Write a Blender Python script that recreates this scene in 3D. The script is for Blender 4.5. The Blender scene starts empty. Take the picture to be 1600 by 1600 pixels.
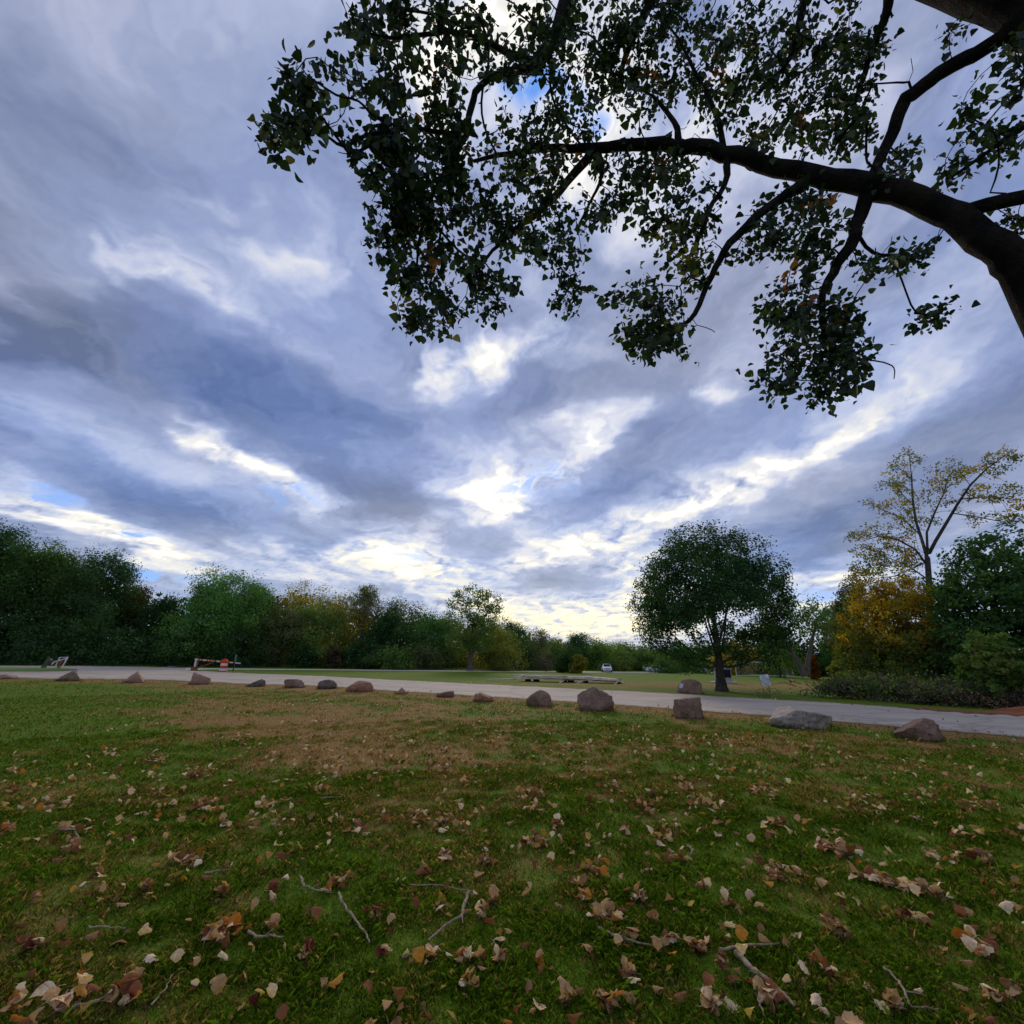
import bpy, bmesh, math, random
import numpy as np
from mathutils import Vector, Matrix

# ------------------------------------------------------------------ camera
W = 1600.0
F = 720.0
PITCH = math.radians(17.8)
ROLL = 0.0085
CAM = np.array((0.0, 0.0, 1.6))
FWD = np.array((0.0, math.cos(PITCH), math.sin(PITCH)))
_r0 = np.array((1.0, 0.0, 0.0))
_u0 = np.array((0.0, -math.sin(PITCH), math.cos(PITCH)))
RGT = _r0 * math.cos(ROLL) + _u0 * math.sin(ROLL)
UPV = _u0 * math.cos(ROLL) - _r0 * math.sin(ROLL)
scene = bpy.context.scene
COL = scene.collection
cam_data = bpy.data.cameras.new('camera')
cam_data.sensor_width = 36.0
cam_data.lens = 36.0 * F / W
cam_data.clip_end = 6000.0
cam_data.clip_start = 0.05
cam = bpy.data.objects.new('camera', cam_data)
cam.matrix_world = Matrix((
    (RGT[0], UPV[0], -FWD[0], CAM[0]),
    (RGT[1], UPV[1], -FWD[1], CAM[1]),
    (RGT[2], UPV[2], -FWD[2], CAM[2]),
    (0, 0, 0, 1)))
COL.objects.link(cam)
scene.camera = cam


def ray(px, py):
    return FWD * F + RGT * (px - 800.0) + UPV * (800.0 - py)


def at(px, py, depth):
    """world point seen at a pixel of the photograph, depth metres along the view axis"""
    return CAM + ray(px, py) * (depth / F)


# ------------------------------------------------------------------ light
SUN_EL = math.radians(23.0)
SUN_AZ = math.radians(-2.0)            # about the view direction (+Y)
scene.view_settings.view_transform = 'Standard'
scene.view_settings.look = 'None'
scene.view_settings.exposure = 0.3
scene.view_settings.gamma = 1.0
scene.cycles.max_bounces = 6
scene.cycles.diffuse_bounces = 3
scene.cycles.glossy_bounces = 2
scene.cycles.transmission_bounces = 4
scene.cycles.transparent_max_bounces = 8
scene.cycles.use_denoising = True
scene.cycles.caustics_reflective = False
scene.cycles.caustics_refractive = False

sun_data = bpy.data.lights.new('sun', 'SUN')
sun_data.energy = 5.0            # behind the cloud deck, which lets a fifth of it through
sun_data.angle = math.radians(14.0)
sun_data.color = (1.0, 0.84, 0.62)
sun = bpy.data.objects.new('sun', sun_data)
_sd = Vector((math.sin(SUN_AZ) * math.cos(SUN_EL), math.cos(SUN_AZ) * math.cos(SUN_EL), math.sin(SUN_EL)))
sun.rotation_euler = _sd.to_track_quat('Z', 'Y').to_euler()
sun.location = (0, 0, 60)
COL.objects.link(sun)

world = bpy.data.worlds.new('World')
scene.world = world
world.use_nodes = True


class NT:
    """small helper around a node tree"""

    def __init__(self, tree):
        self.t = tree
        self.n = tree.nodes
        self.l = tree.links

    def node(self, kind, **kw):
        nd = self.n.new(kind)
        for k, v in kw.items():
            setattr(nd, k, v)
        return nd

    def set(self, sock, v):
        if isinstance(v, bpy.types.NodeSocket):
            self.l.new(v, sock)
        elif isinstance(v, (tuple, list)) and len(v) == 3 and sock.type == 'RGBA':
            sock.default_value = (v[0], v[1], v[2], 1.0)
        else:
            sock.default_value = v

    def math(self, op, a, b=0.0, c=0.0, clamp=False):
        nd = self.node('ShaderNodeMath', operation=op, use_clamp=clamp)
        self.set(nd.inputs[0], a)
        self.set(nd.inputs[1], b)
        self.set(nd.inputs[2], c)
        return nd.outputs[0]

    def vmath(self, op, a, b=(0, 0, 0), c=None, scale=None):
        nd = self.node('ShaderNodeVectorMath', operation=op)
        self.set(nd.inputs[0], a)
        self.set(nd.inputs[1], b)
        if scale is not None:
            self.set(nd.inputs[3], scale)
        if c is not None:
            self.set(nd.inputs[2], c)
        return nd.outputs['Value'] if op in ('DOT_PRODUCT', 'LENGTH', 'DISTANCE') else nd.outputs[0]

    def sep(self, v):
        nd = self.node('ShaderNodeSeparateXYZ')
        self.set(nd.inputs[0], v)
        return nd.outputs

    def comb(self, x, y, z):
        nd = self.node('ShaderNodeCombineXYZ')
        for i, q in enumerate((x, y, z)):
            self.set(nd.inputs[i], q)
        return nd.outputs[0]

    def noise(self, vec, scale, detail=4.0, rough=0.5, lac=2.0, dist=0.0, color=False, dim='3D'):
        nd = self.node('ShaderNodeTexNoise', noise_dimensions=dim)
        if vec is not None:
            self.set(nd.inputs['Vector'], vec)
        self.set(nd.inputs['Scale'], scale)
        self.set(nd.inputs['Detail'], detail)
        self.set(nd.inputs['Roughness'], rough)
        self.set(nd.inputs['Lacunarity'], lac)
        self.set(nd.inputs['Distortion'], dist)
        return nd.outputs['Color'] if color else nd.outputs['Fac']

    def ramp(self, fac, stops, interp='LINEAR'):
        nd = self.node('ShaderNodeValToRGB')
        cr = nd.color_ramp
        cr.interpolation = interp
        while len(cr.elements) < len(stops):
            cr.elements.new(0.5)
        for e, (p, c) in zip(cr.elements, stops):
            e.position = p
            e.color = (c, c, c, 1) if isinstance(c, (int, float)) else (c[0], c[1], c[2], 1)
        self.set(nd.inputs[0], fac)
        return nd.outputs[0]

    def mix(self, fac, a, b, mode='MIX'):
        nd = self.node('ShaderNodeMix', data_type='RGBA', blend_type=mode)
        self.set(nd.inputs['Factor'], fac)
        self.set(nd.inputs[6], a)
        self.set(nd.inputs[7], b)
        return nd.outputs[2]

    def maprange(self, v, a, b, c=0.0, d=1.0, smooth=False):
        nd = self.node('ShaderNodeMapRange', interpolation_type='SMOOTHSTEP' if smooth else 'LINEAR')
        self.set(nd.inputs[0], v)
        for i, q in enumerate((a, b, c, d)):
            nd.inputs[i + 1].default_value = q
        return nd.outputs[0]



# the clear sky above the cloud deck
_nt = NT(world.node_tree)
_nt.n.clear()
_sky = _nt.node('ShaderNodeTexSky')
_sky.sky_type = 'NISHITA'
_sky.sun_disc = False
_sky.sun_elevation = SUN_EL
_sky.sun_rotation = SUN_AZ
_sky.dust_density = 0.15
_bg = _nt.node('ShaderNodeBackground')
_bg.inputs['Strength'].default_value = 0.05
_nt.l.new(_sky.outputs[0], _bg.inputs['Color'])
_nt.l.new(_bg.outputs[0], _nt.node('ShaderNodeOutputWorld').inputs[0])

# ------------------------------------------------------------------ numpy noise
def _hash(ix, iy, seed):
    h = (ix.astype(np.int64) * 374761393 + iy.astype(np.int64) * 668265263 + seed * 974711) & 0xffffffff
    h = ((h ^ (h >> 13)) * 1274126177) & 0xffffffff
    return ((h ^ (h >> 16)) & 0xffff) / 65535.0


def perlin(x, y, seed=0):
    x = np.asarray(x, float)
    y = np.asarray(y, float)
    ix = np.floor(x)
    iy = np.floor(y)
    fx = x - ix
    fy = y - iy
    sx = fx * fx * fx * (fx * (fx * 6 - 15) + 10)
    sy = fy * fy * fy * (fy * (fy * 6 - 15) + 10)

    def g(i, j):
        a = _hash(ix + i, iy + j, seed) * 2 * np.pi
        return np.cos(a) * (fx - i) + np.sin(a) * (fy - j)
    n0 = g(0, 0) * (1 - sx) + g(1, 0) * sx
    n1 = g(0, 1) * (1 - sx) + g(1, 1) * sx
    return (n0 * (1 - sy) + n1 * sy) * 1.5


def fbm(x, y, octaves=5, rough=0.5, seed=0):
    t = np.zeros(np.shape(x))
    a = 1.0
    for k in range(octaves):
        t = t + a * perlin(x, y, seed + k * 17)
        x = x * 2.03 + 11.7
        y = y * 2.03 + 5.3
        a *= rough
    return t


def sstep(a, b, v):
    t = np.clip((v - a) / (b - a), 0, 1)
    return t * t * (3 - 2 * t)


# ------------------------------------------------------------------ cloud deck
KP = 0.10


def cloud_uv(d):
    d = d / np.linalg.norm(d, axis=-1, keepdims=True)
    z = np.maximum(d[..., 2], 0.0) + KP
    return np.stack((d[..., 0] / z, d[..., 1] / z), axis=-1)


# breaks (+) and thick banks (-) of the deck as first seen: pixel centre, half axes, tilt, strength
CLOUD_MARKS = [
    (778, 772, 52, 44, 0, .95), (850, 738, 90, 26, -35, .36), (910, 680, 70, 34, -30, .34), (745, 815, 60, 20, 0, .2),
    (1065, 792, 120, 30, -18, .52), (1190, 748, 150, 26, -28, .32), (1345, 655, 130, 26, -30, .32),
    (858, 866, 90, 24, -14, .5), (930, 850, 80, 25, -10, .2),
    (640, 882, 110, 40, 5, .52), (560, 870, 90, 22, 0, .22), (480, 895, 80, 16, 5, .26),
    (420, 745, 110, 26, 38, .46), (520, 775, 70, 18, 10, .26), (325, 685, 80, 20, 35, .34),
    (265, 465, 50, 26, 20, .30), (340, 490, 90, 26, 28, .22), (450, 440, 80, 40, 20, .26),
    (790, 555, 170, 46, 0, .34), (660, 560, 60, 40, 40, .3), (760, 545, 50, 40, 0, .2),
    (90, 800, 150, 20, 12, .36), (190, 838, 120, 24, 18, .36), (30, 772, 60, 14, 8, .26), (250, 872, 110, 22, 15, .36),
    (900, 960, 210, 32, 0, .42), (960, 985, 190, 24, 0, .34), (720, 935, 120, 24, 0, .3),
    (985, 905, 55, 55, 0, .36), (1290, 906, 130, 14, -4, .4), (1330, 950, 90, 16, 0, .3), (1230, 935, 100, 20, 0, .2),
    (860, 110, 330, 200, 0, .42), (700, 90, 150, 120, 0, .16), (960, 240, 120, 90, 0, .3),
    (320, 335, 35, 40, 0, .16), (1100, 630, 40, 24, 0, .36), (150, 440, 70, 30, 20, .16),
    (430, 855, 60, 30, 0, .2), (690, 740, 60, 40, 60, .15), (1180, 600, 140, 40, -20, .12),
    (30, 500, 230, 70, 14, -.34), (230, 610, 300, 80, 14, -.15),
    (620, 775, 170, 40, 4, -.2), (500, 640, 260, 60, 8, -.2), (900, 600, 200, 60, -20, -.16),
    (960, 745, 130, 46, -38, -.22), (1420, 740, 330, 110, -26, -.12), (1250, 840, 200, 60, -20, -.14),
    (890, 915, 130, 22, 0, -.22), (600, 915, 90, 22, 10, -.2), (250, 790, 190, 44, 14, -.24), (450, 830, 120, 36, 8, -.18),
    (740, 860, 80, 26, 0, -.2), (1010, 650, 130, 50, -30, -.1), (560, 520, 120, 50, 20, -.08), (170, 230, 380, 240, 10, -.19),
    (700, 660, 160, 40, 0, -.1), (1130, 690, 120, 40, -30, -.1),
]
BLUE_MARKS = [(200, 834, 26, 14, 0, 1.), (850, 185, 60, 40, 0, 1.), (40, 768, 70, 14, 8, .9), (240, 898, 70, 12, 6, .9),
              (835, 745, 70, 30, -30, .8), (445, 775, 40, 20, 0, .7), (640, 868, 36, 10, 0, .6), (1290, 930, 110, 16, 0, .7)]


def marks(lst, p, grow=1.25):
    acc = np.zeros(p.shape[:-1])
    for (cx, cy, ax, ay, ang, st) in lst:
        uvp = lambda x, y: cloud_uv(ray(x, y))
        c = uvp(cx, cy)
        J = np.stack([(uvp(cx + 2, cy) - uvp(cx - 2, cy)) / 4, (uvp(cx, cy + 2) - uvp(cx, cy - 2)) / 4], axis=1)
        a = math.radians(ang)
        E = np.array(((ax * math.cos(a), -ay * math.sin(a)), (ax * math.sin(a), ay * math.cos(a)))) * grow
        M = np.linalg.inv(J @ E)
        q = (p - c) @ M.T
        r2 = (q ** 2).sum(-1)
        acc += st * (.62 * np.exp(-1.5 * r2) + .42 * np.clip(1 - r2 * 1.3, 0, 1))
    return acc


def cloud_fields(d):
    """thinness of the deck and openness (holes showing blue sky) along the directions d"""
    uv = cloud_uv(d)
    u, v = uv[..., 0], uv[..., 1]
    wx = fbm(u * 1.7, v * 1.7, 5, .55, 3) * .13
    wy = fbm(u * 1.7 + 31, v * 1.7 + 7, 5, .55, 5) * .13
    fx = fbm(u * 9, v * 9, 4, .55, 8) * .028
    fy = fbm(u * 9 + 13, v * 9 + 3, 4, .55, 9) * .028
    p = np.stack((u + wx + fx, v + wy + fy), axis=-1)
    mk = marks(CLOUD_MARKS, p)
    a, b = p[..., 0] * 1.0 + 3.7, p[..., 1] * .62 + .8
    n1 = fbm(a * 1.5, b * 1.5, 7, .52, 21)
    n2 = fbm(a * 6.5, b * 6.5, 6, .58, 33)
    n3 = fbm(a * 21, b * 21, 4, .6, 77)
    thin = .375 + n1 * .155 + n2 * .082 + n3 * .03 + mk * (.86 + n2 * .62)
    tint = np.clip(.5 + .6 * fbm(a * 1.1 + 5, b * 1.3 + 2, 4, .5, 55), 0, 1)
    hole = np.clip(marks(BLUE_MARKS, p), 0, 1) * sstep(-.1, .25, n2 + .12)
    return thin, hole, tint


# ------------------------------------------------------------------ mesh and object helpers
def new_mesh(name, V, faces, cols=None, floats=None, smooth=False):
    """faces: one integer array (n,k) or a list of such arrays"""
    if not isinstance(faces, list):
        faces = [faces]
    faces = [np.asarray(f, np.int32) for f in faces if len(f)]
    V = np.asarray(V, np.float32)
    me = bpy.data.meshes.new(name)
    nl = sum(f.size for f in faces)
    npoly = sum(len(f) for f in faces)
    me.vertices.add(len(V))
    me.vertices.foreach_set('co', V.ravel())
    me.loops.add(nl)
    me.loops.foreach_set('vertex_index', np.concatenate([f.ravel() for f in faces]))
    me.polygons.add(npoly)
    tot = np.concatenate([np.full(len(f), f.shape[1], np.int32) for f in faces])
    start = np.concatenate(([0], np.cumsum(tot)[:-1])).astype(np.int32)
    me.polygons.foreach_set('loop_start', start)
    if smooth:
        me.polygons.foreach_set('use_smooth', np.ones(npoly, bool))
    me.update(calc_edges=True)
    if cols is not None:
        at_ = me.attributes.new('Col', 'FLOAT_COLOR', 'POINT')
        c = np.ones((len(V), 4), np.float32)
        c[:, :3] = cols
        at_.data.foreach_set('color', c.ravel())
    for k, v in (floats or {}).items():
        me.attributes.new(k, 'FLOAT', 'POINT').data.foreach_set('value', np.asarray(v, np.float32))
    return me


def link(name, me, mat=None, parent=None, loc=None):
    o = bpy.data.objects.new(name, me)
    if mat is not None and me is not None and not me.materials:
        me.materials.append(mat)
    COL.objects.link(o)
    if parent is not None:
        o.parent = parent
    if loc is not None:
        o.location = loc
    return o


def tag(o, label=None, cat=None, group=None, kind=None):
    for k, v in (('label', label), ('category', cat), ('group', group), ('kind', kind)):
        if v:
            o[k] = v
    return o


def thing(name, label, cat, loc=(0, 0, 0), rotz=0.0, group=None):
    o = bpy.data.objects.new(name, None)
    o.empty_display_size = 0.2
    COL.objects.link(o)
    o.location = loc
    o.rotation_euler = (0, 0, rotz)
    return tag(o, label, cat, group)


def boxes(lst):
    """list of (centre, size, rotation matrix or None) -> verts, quads"""
    V, Fq = [], []
    for (c, s, R) in lst:
        b = len(V)
        for i in range(8):
            p = np.array((((i & 1) - .5) * s[0], ((i >> 1 & 1) - .5) * s[1], ((i >> 2 & 1) - .5) * s[2]))
            if R is not None:
                p = np.array(R) @ p
            V.append(p + np.array(c))
        for q in ((0, 2, 3, 1), (4, 5, 7, 6), (0, 1, 5, 4), (2, 6, 7, 3), (0, 4, 6, 2), (1, 3, 7, 5)):
            Fq.append([b + k for k in q])
    return np.array(V), np.array(Fq)


def box_part(name, lst, mat, parent, bevel=0.0):
    V, Fq = boxes(lst)
    o = link(name, new_mesh(name, V, Fq), mat, parent)
    if bevel:
        m = o.modifiers.new('bevel', 'BEVEL')
        m.width = bevel
        m.segments = 2
    return o


def bar(a, b, w, h):
    """a box beam from a to b for boxes()"""
    a = Vector(a)
    b = Vector(b)
    d = b - a
    q = d.to_track_quat('X', 'Z').to_matrix()
    return ((a + b) / 2, (d.length, w, h), q)


def tube(pts, rad, sides=8, cap=True):
    """continuous tube along pts -> verts, quads"""
    P = np.asarray(pts, float)
    rad = np.asarray(rad, float)
    n = len(P)
    T = np.zeros_like(P)
    T[1:-1] = P[2:] - P[:-2]
    T[0] = P[1] - P[0]
    T[-1] = P[-1] - P[-2]
    T /= np.linalg.norm(T, axis=1, keepdims=True) + 1e-12
    u = np.cross(T[0], (0.0, 0.0, 1.0))
    if np.linalg.norm(u) < 1e-3:
        u = np.array((1.0, 0, 0))
    u /= np.linalg.norm(u)
    ang = np.arange(sides) * 2 * np.pi / sides
    ca, sa = np.cos(ang)[:, None], np.sin(ang)[:, None]
    V = np.zeros((n, sides, 3))
    for i in range(n):
        u = u - T[i] * np.dot(u, T[i])
        u /= np.linalg.norm(u) + 1e-12
        v = np.cross(T[i], u)
        V[i] = P[i] + (ca * u + sa * v) * rad[i]
    idx = np.arange(n * sides).reshape(n, sides)
    a = idx[:-1]
    b = np.roll(idx, -1, axis=1)[:-1]
    c = np.roll(idx, -1, axis=1)[1:]
    d = idx[1:]
    return V.reshape(-1, 3), np.stack((a, b, c, d), axis=-1).reshape(-1, 4)


def join(parts):
    Vs, Fs, o = [], [], 0
    for V, Fq in parts:
        Vs.append(V)
        Fs.append(Fq + o)
        o += len(V)
    return np.concatenate(Vs), np.concatenate(Fs)


def lathe(profile, sides=24):
    """profile of (radius, z) -> verts, quads round the Z axis"""
    P = np.array(profile, float)
    a = np.arange(sides) * 2 * np.pi / sides
    V = np.stack([np.outer(P[:, 0], np.cos(a)), np.outer(P[:, 0], np.sin(a)), np.repeat(P[:, 1:2], sides, 1)], -1)
    idx = np.arange(len(P) * sides).reshape(len(P), sides)
    nx = np.roll(idx, -1, 1)
    return V.reshape(-1, 3), np.stack((idx[:-1], nx[:-1], nx[1:], idx[1:]), -1).reshape(-1, 4)


# ------------------------------------------------------------------ materials
def new_mat(name):
    m = bpy.data.materials.new(name)
    m.use_nodes = True
    nt = NT(m.node_tree)
    nt.n.clear()
    out = nt.node('ShaderNodeOutputMaterial')
    return m, nt, out


def surface_mat(name, c1, c2, scale=8.0, rough=0.85, bump=0.3, bscale=None, spots=None, dist=0.02):
    """two tones broken up by noise, with fine relief"""
    m, nt, out = new_mat(name)
    tc = nt.node('ShaderNodeTexCoord').outputs['Object']
    n = nt.noise(tc, scale, 6, .6)
    col = nt.mix(nt.maprange(n, .35, .65, 0, 1, True), c1, c2)
    if spots is not None:
        s = nt.noise(tc, scale * 5, 3, .7)
        col = nt.mix(nt.maprange(s, .56, .66, 0, 1), col, spots)
    b = nt.node('ShaderNodeBsdfPrincipled')
    nt.set(b.inputs['Base Color'], col)
    b.inputs['Roughness'].default_value = rough
    b.inputs['Specular IOR Level'].default_value = 0.12
    if bump:
        bp = nt.node('ShaderNodeBump')
        bp.inputs['Strength'].default_value = bump
        bp.inputs['Distance'].default_value = dist
        nt.set(bp.inputs['Height'], nt.noise(tc, bscale or scale * 3, 6, .65))
        nt.l.new(bp.outputs[0], b.inputs['Normal'])
    nt.l.new(b.outputs[0], out.inputs[0])
    return m


def leaf_mat(name, trans=0.35, gloss=0.0, mottle=0.0, mscale=8.0):
    """leaf colour from the mesh, light passing through the blade"""
    m, nt, out = new_mat(name)
    a = nt.node('ShaderNodeAttribute', attribute_name='Col')
    col = a.outputs['Color']
    if mottle:
        tc = nt.node('ShaderNodeTexCoord').outputs['Object']
        v = nt.maprange(nt.noise(tc, mscale, 4, .7), .3, .7, 1 - mottle, 1 + mottle)
        col = nt.vmath('MULTIPLY', col, nt.comb(v, nt.math('POWER', v, 1.15), nt.math('POWER', v, 1.3)))
    d = nt.node('ShaderNodeBsdfDiffuse')
    nt.set(d.inputs[0], col)
    t = nt.node('ShaderNodeBsdfTranslucent')
    nt.set(t.inputs[0], nt.mix(1.0, col, (1.15, 1.2, .55), 'MULTIPLY'))
    mx = nt.node('ShaderNodeMixShader')
    mx.inputs[0].default_value = trans
    nt.l.new(d.outputs[0], mx.inputs[1])
    nt.l.new(t.outputs[0], mx.inputs[2])
    last = mx
    if gloss:
        g = nt.node('ShaderNodeBsdfGlossy')
        g.inputs['Roughness'].default_value = .45
        g.inputs['Color'].default_value = (1, 1, 1, 1)
        m2 = nt.node('ShaderNodeMixShader')
        m2.inputs[0].default_value = gloss
        nt.l.new(last.outputs[0], m2.inputs[1])
        nt.l.new(g.outputs[0], m2.inputs[2])
        last = m2
    nt.l.new(last.outputs[0], out.inputs[0])
    return m


# ------------------------------------------------------------------ sky: a high broken cloud deck
def build_sky():
    az = np.concatenate((np.arange(-180, -64, 3.0), np.arange(-64, 64, .22), np.arange(64, 180, 3.0)))
    el = np.concatenate(([-1.2, -.4], np.arange(0, 15, .14), np.arange(15, 72, .24), np.arange(72, 90, 1.2)))
    A, E = np.meshgrid(np.radians(az), np.radians(el))
    d = np.stack((np.sin(A) * np.cos(E), np.cos(A) * np.cos(E), np.sin(E)), -1)
    thin, hole, tint = cloud_fields(d)
    R = 3000.0
    V = (d * R + np.array((0, 0, 1.6))).reshape(-1, 3)
    n, k = A.shape
    idx = np.arange(n * k).reshape(n, k)
    nx = np.roll(idx, -1, 1)
    Fq = np.stack((idx[:-1], nx[:-1], nx[1:], idx[1:]), -1).reshape(-1, 4)
    V = np.concatenate((V, [[0, 0, R + 1.6]]))
    top = np.stack((idx[-1], nx[-1], np.full(k, n * k)), -1)
    ext = lambda f: np.concatenate((f.ravel(), [f[-1].mean()]))
    me = new_mesh('sky', V, [Fq, top], floats={'thin': ext(thin), 'hole': ext(hole), 'tint': ext(tint)}, smooth=True)
    m, nt, out = new_mat('cloud_deck')
    m.cycles.emission_sampling = 'NONE'
    attr = lambda s: nt.node('ShaderNodeAttribute', attribute_name=s).outputs['Fac']
    th = attr('thin')
    col = nt.ramp(th, SKY_STOPS)
    bw = nt.vmath('DOT_PRODUCT', col, (.3, .5, .2))
    grey = nt.mix(1.0, nt.comb(bw, bw, bw), (1.0, .985, 1.12), 'MULTIPLY')
    col = nt.mix(nt.math('MULTIPLY', attr('tint'), .55), col, grey)
    # low sun behind the deck: thin cloud near the horizon turns warm
    pos = nt.vmath('NORMALIZE', nt.node('ShaderNodeNewGeometry').outputs['Position'])
    z = nt.math('MAXIMUM', nt.sep(pos)[2], 0.0)
    low = nt.math('POWER', nt.math('SUBTRACT', 1.0, z), 5.0)
    tow = nt.math('MAXIMUM', nt.vmath('DOT_PRODUCT', pos, tuple(_sd)), 0.0)
    wf = nt.math('MULTIPLY', low, nt.math('MULTIPLY_ADD', nt.math('POWER', tow, 3.0), .7, .5))
    wf = nt.math('MULTIPLY', wf, nt.maprange(th, .45, .95), clamp=True)
    col = nt.mix(wf, col, nt.mix(1.0, col, (1.08, .90, .48), 'MULTIPLY'))
    e = nt.node('ShaderNodeEmission')
    ho = attr('hole')
    nt.set(e.inputs[0], nt.mix(ho, col, (.10, .25, .66)))
    t = nt.node('ShaderNodeBsdfTransparent')
    tv = nt.math('MULTIPLY_ADD', ho, .30, .24)
    nt.set(t.inputs[0], nt.comb(tv, tv, tv))
    ad = nt.node('ShaderNodeAddShader')
    nt.l.new(e.outputs[0], ad.inputs[0])
    nt.l.new(t.outputs[0], ad.inputs[1])
    nt.l.new(ad.outputs[0], out.inputs[0])
    tag(link('sky', me, m), kind='structure')


SKY_STOPS = [(0.02, (.060, .100, .250)), (0.2, (.115, .165, .345)), (0.38, (.225, .285, .49)), (0.52, (.37, .42, .60)),
             (0.68, (.56, .575, .63)), (0.84, (.74, .72, .655)), (1.0, (1.05, .98, .82))]
build_sky()


# ------------------------------------------------------------------ terrain
def hgt(x, y):
    x = np.asarray(x, float)
    y = np.asarray(y, float)
    r = np.hypot(x, y)
    z = -0.0105 * np.clip(x, -80, 80) * sstep(10, 60, r)
    z = z - 0.35 * sstep(25, 90, r) * sstep(-10, 30, x)
    z = z + 0.03 * fbm(x * .35, y * .35, 3, .5, 71) * (1 - sstep(14, 20, r))
    return z


def ground(px, py):
    """the point of the terrain seen at a pixel of the photograph"""
    d = ray(px, py)
    t = 1.6 / max(-d[2], 1e-4)
    for _ in range(9):
        p = CAM + d * t
        t = 0.15 * t + 0.85 * (CAM[2] - float(hgt(p[0], p[1]))) / max(-d[2], 1e-4)
    p = CAM + d * t
    return np.array((p[0], p[1], float(hgt(p[0], p[1]))))


def project(P):
    q = np.asarray(P, float) - CAM
    dz = np.maximum(q @ FWD, 1e-3)
    return 800 + F * (q @ RGT) / dz, 800 - F * (q @ UPV) / dz


def by_dist(px, py, dist):
    """foot of something seen at a pixel, dist metres away along the ground"""
    d = ray(px, py)
    h = np.hypot(d[0], d[1])
    x, y = d[0] / h * dist, d[1] / h * dist
    return np.array((x, y, float(hgt(x, y))))


def height_at(px, py, dist, base_z):
    d = ray(px, py)
    return CAM[2] + d[2] / np.hypot(d[0], d[1]) * dist - base_z


def px_per_m(dist, px=800, py=1000):
    d = ray(px, py)
    return F / (dist * F / np.hypot(d[0], d[1]))


NEAR_EDGE = [(-400, 1052), (0, 1060), (250, 1062.8), (400, 1069.5), (500, 1072), (600, 1079), (800, 1091), (1000, 1104.5), (1200, 1119), (1400, 1136), (1600, 1153), (2000, 1190)]
FAR_EDGE = [(290, 1047.4), (350, 1050.5), (400, 1052.6), (500, 1056.5), (600, 1061.5), (800, 1071.5), (1000, 1081), (1200, 1092.5), (1300, 1098), (1500, 1112), (1600, 1117.5), (2000, 1143)]
_ne = np.array(NEAR_EDGE).T
_fe = np.array(FAR_EDGE).T
near_y = lambda x: np.interp(x, _ne[0], _ne[1])
far_y = lambda x: np.interp(x, _fe[0], _fe[1])


def blob(px, py, cx, cy, rx, ry):
    return np.exp(-(((px - cx) / rx) ** 2 + ((py - cy) / ry) ** 2))


def dryness(x, y):
    """how brown the turf is, 0 to 1, at world positions"""
    P = np.stack((x, y, hgt(x, y)), -1)
    px, py = project(P)
    front = P @ np.array((0., 1., 0.)) > .5
    n = fbm(x * .5, y * .5, 5, .6, 101)
    nf = fbm(x * 3, y * 3, 4, .6, 131)
    dd = (.90 * blob(px, py, 460, 1122, 250, 36) + .46 * blob(px, py, 600, 1175, 260, 32) + .24 * blob(px, py, 1130, 1160, 330, 14)
          + .18 * blob(px, py, 900, 1200, 300, 40) + .30 * blob(px, py, 1450, 1170, 260, 26) 
          + .12 * blob(px, py, 270, 1560, 170, 50)
          - .75 * blob(px, py, 40, 1130, 190, 85) - .3 * blob(px, py, 970, 1128, 80, 14) - .3 * blob(px, py, 1150, 1350, 300, 90)
          - .2 * blob(px, py, 400, 1450, 250, 90))
    edge = np.exp(-((py - near_y(px)) / 9.0) ** 2) * .60 * (px > -200) * (py < near_y(px) + 40)
    over = (py < far_y(px)) & (px > 300)
    t = np.clip((far_y(px) - py) / 30.0, 0, 1)
    far_d = .20 + .40 * blob(px, py, 1000, 1069, 330, 6) + .34 * blob(px, py, 1240, 1075, 160, 6) - .25 * blob(px, py, 1100, 1058, 300, 5)
    d = .30 + dd * .66 + edge + .46 * n + .40 * nf
    d = np.where(py > 1215, np.minimum(d, .62 - .16 * sstep(1215, 1330, py)), d)
    d = np.where(over, far_d + .2 * n + .1 * nf, d)
    d = np.where(front, d, .35 + .3 * n)
    return np.clip(d, 0, 1)


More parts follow.
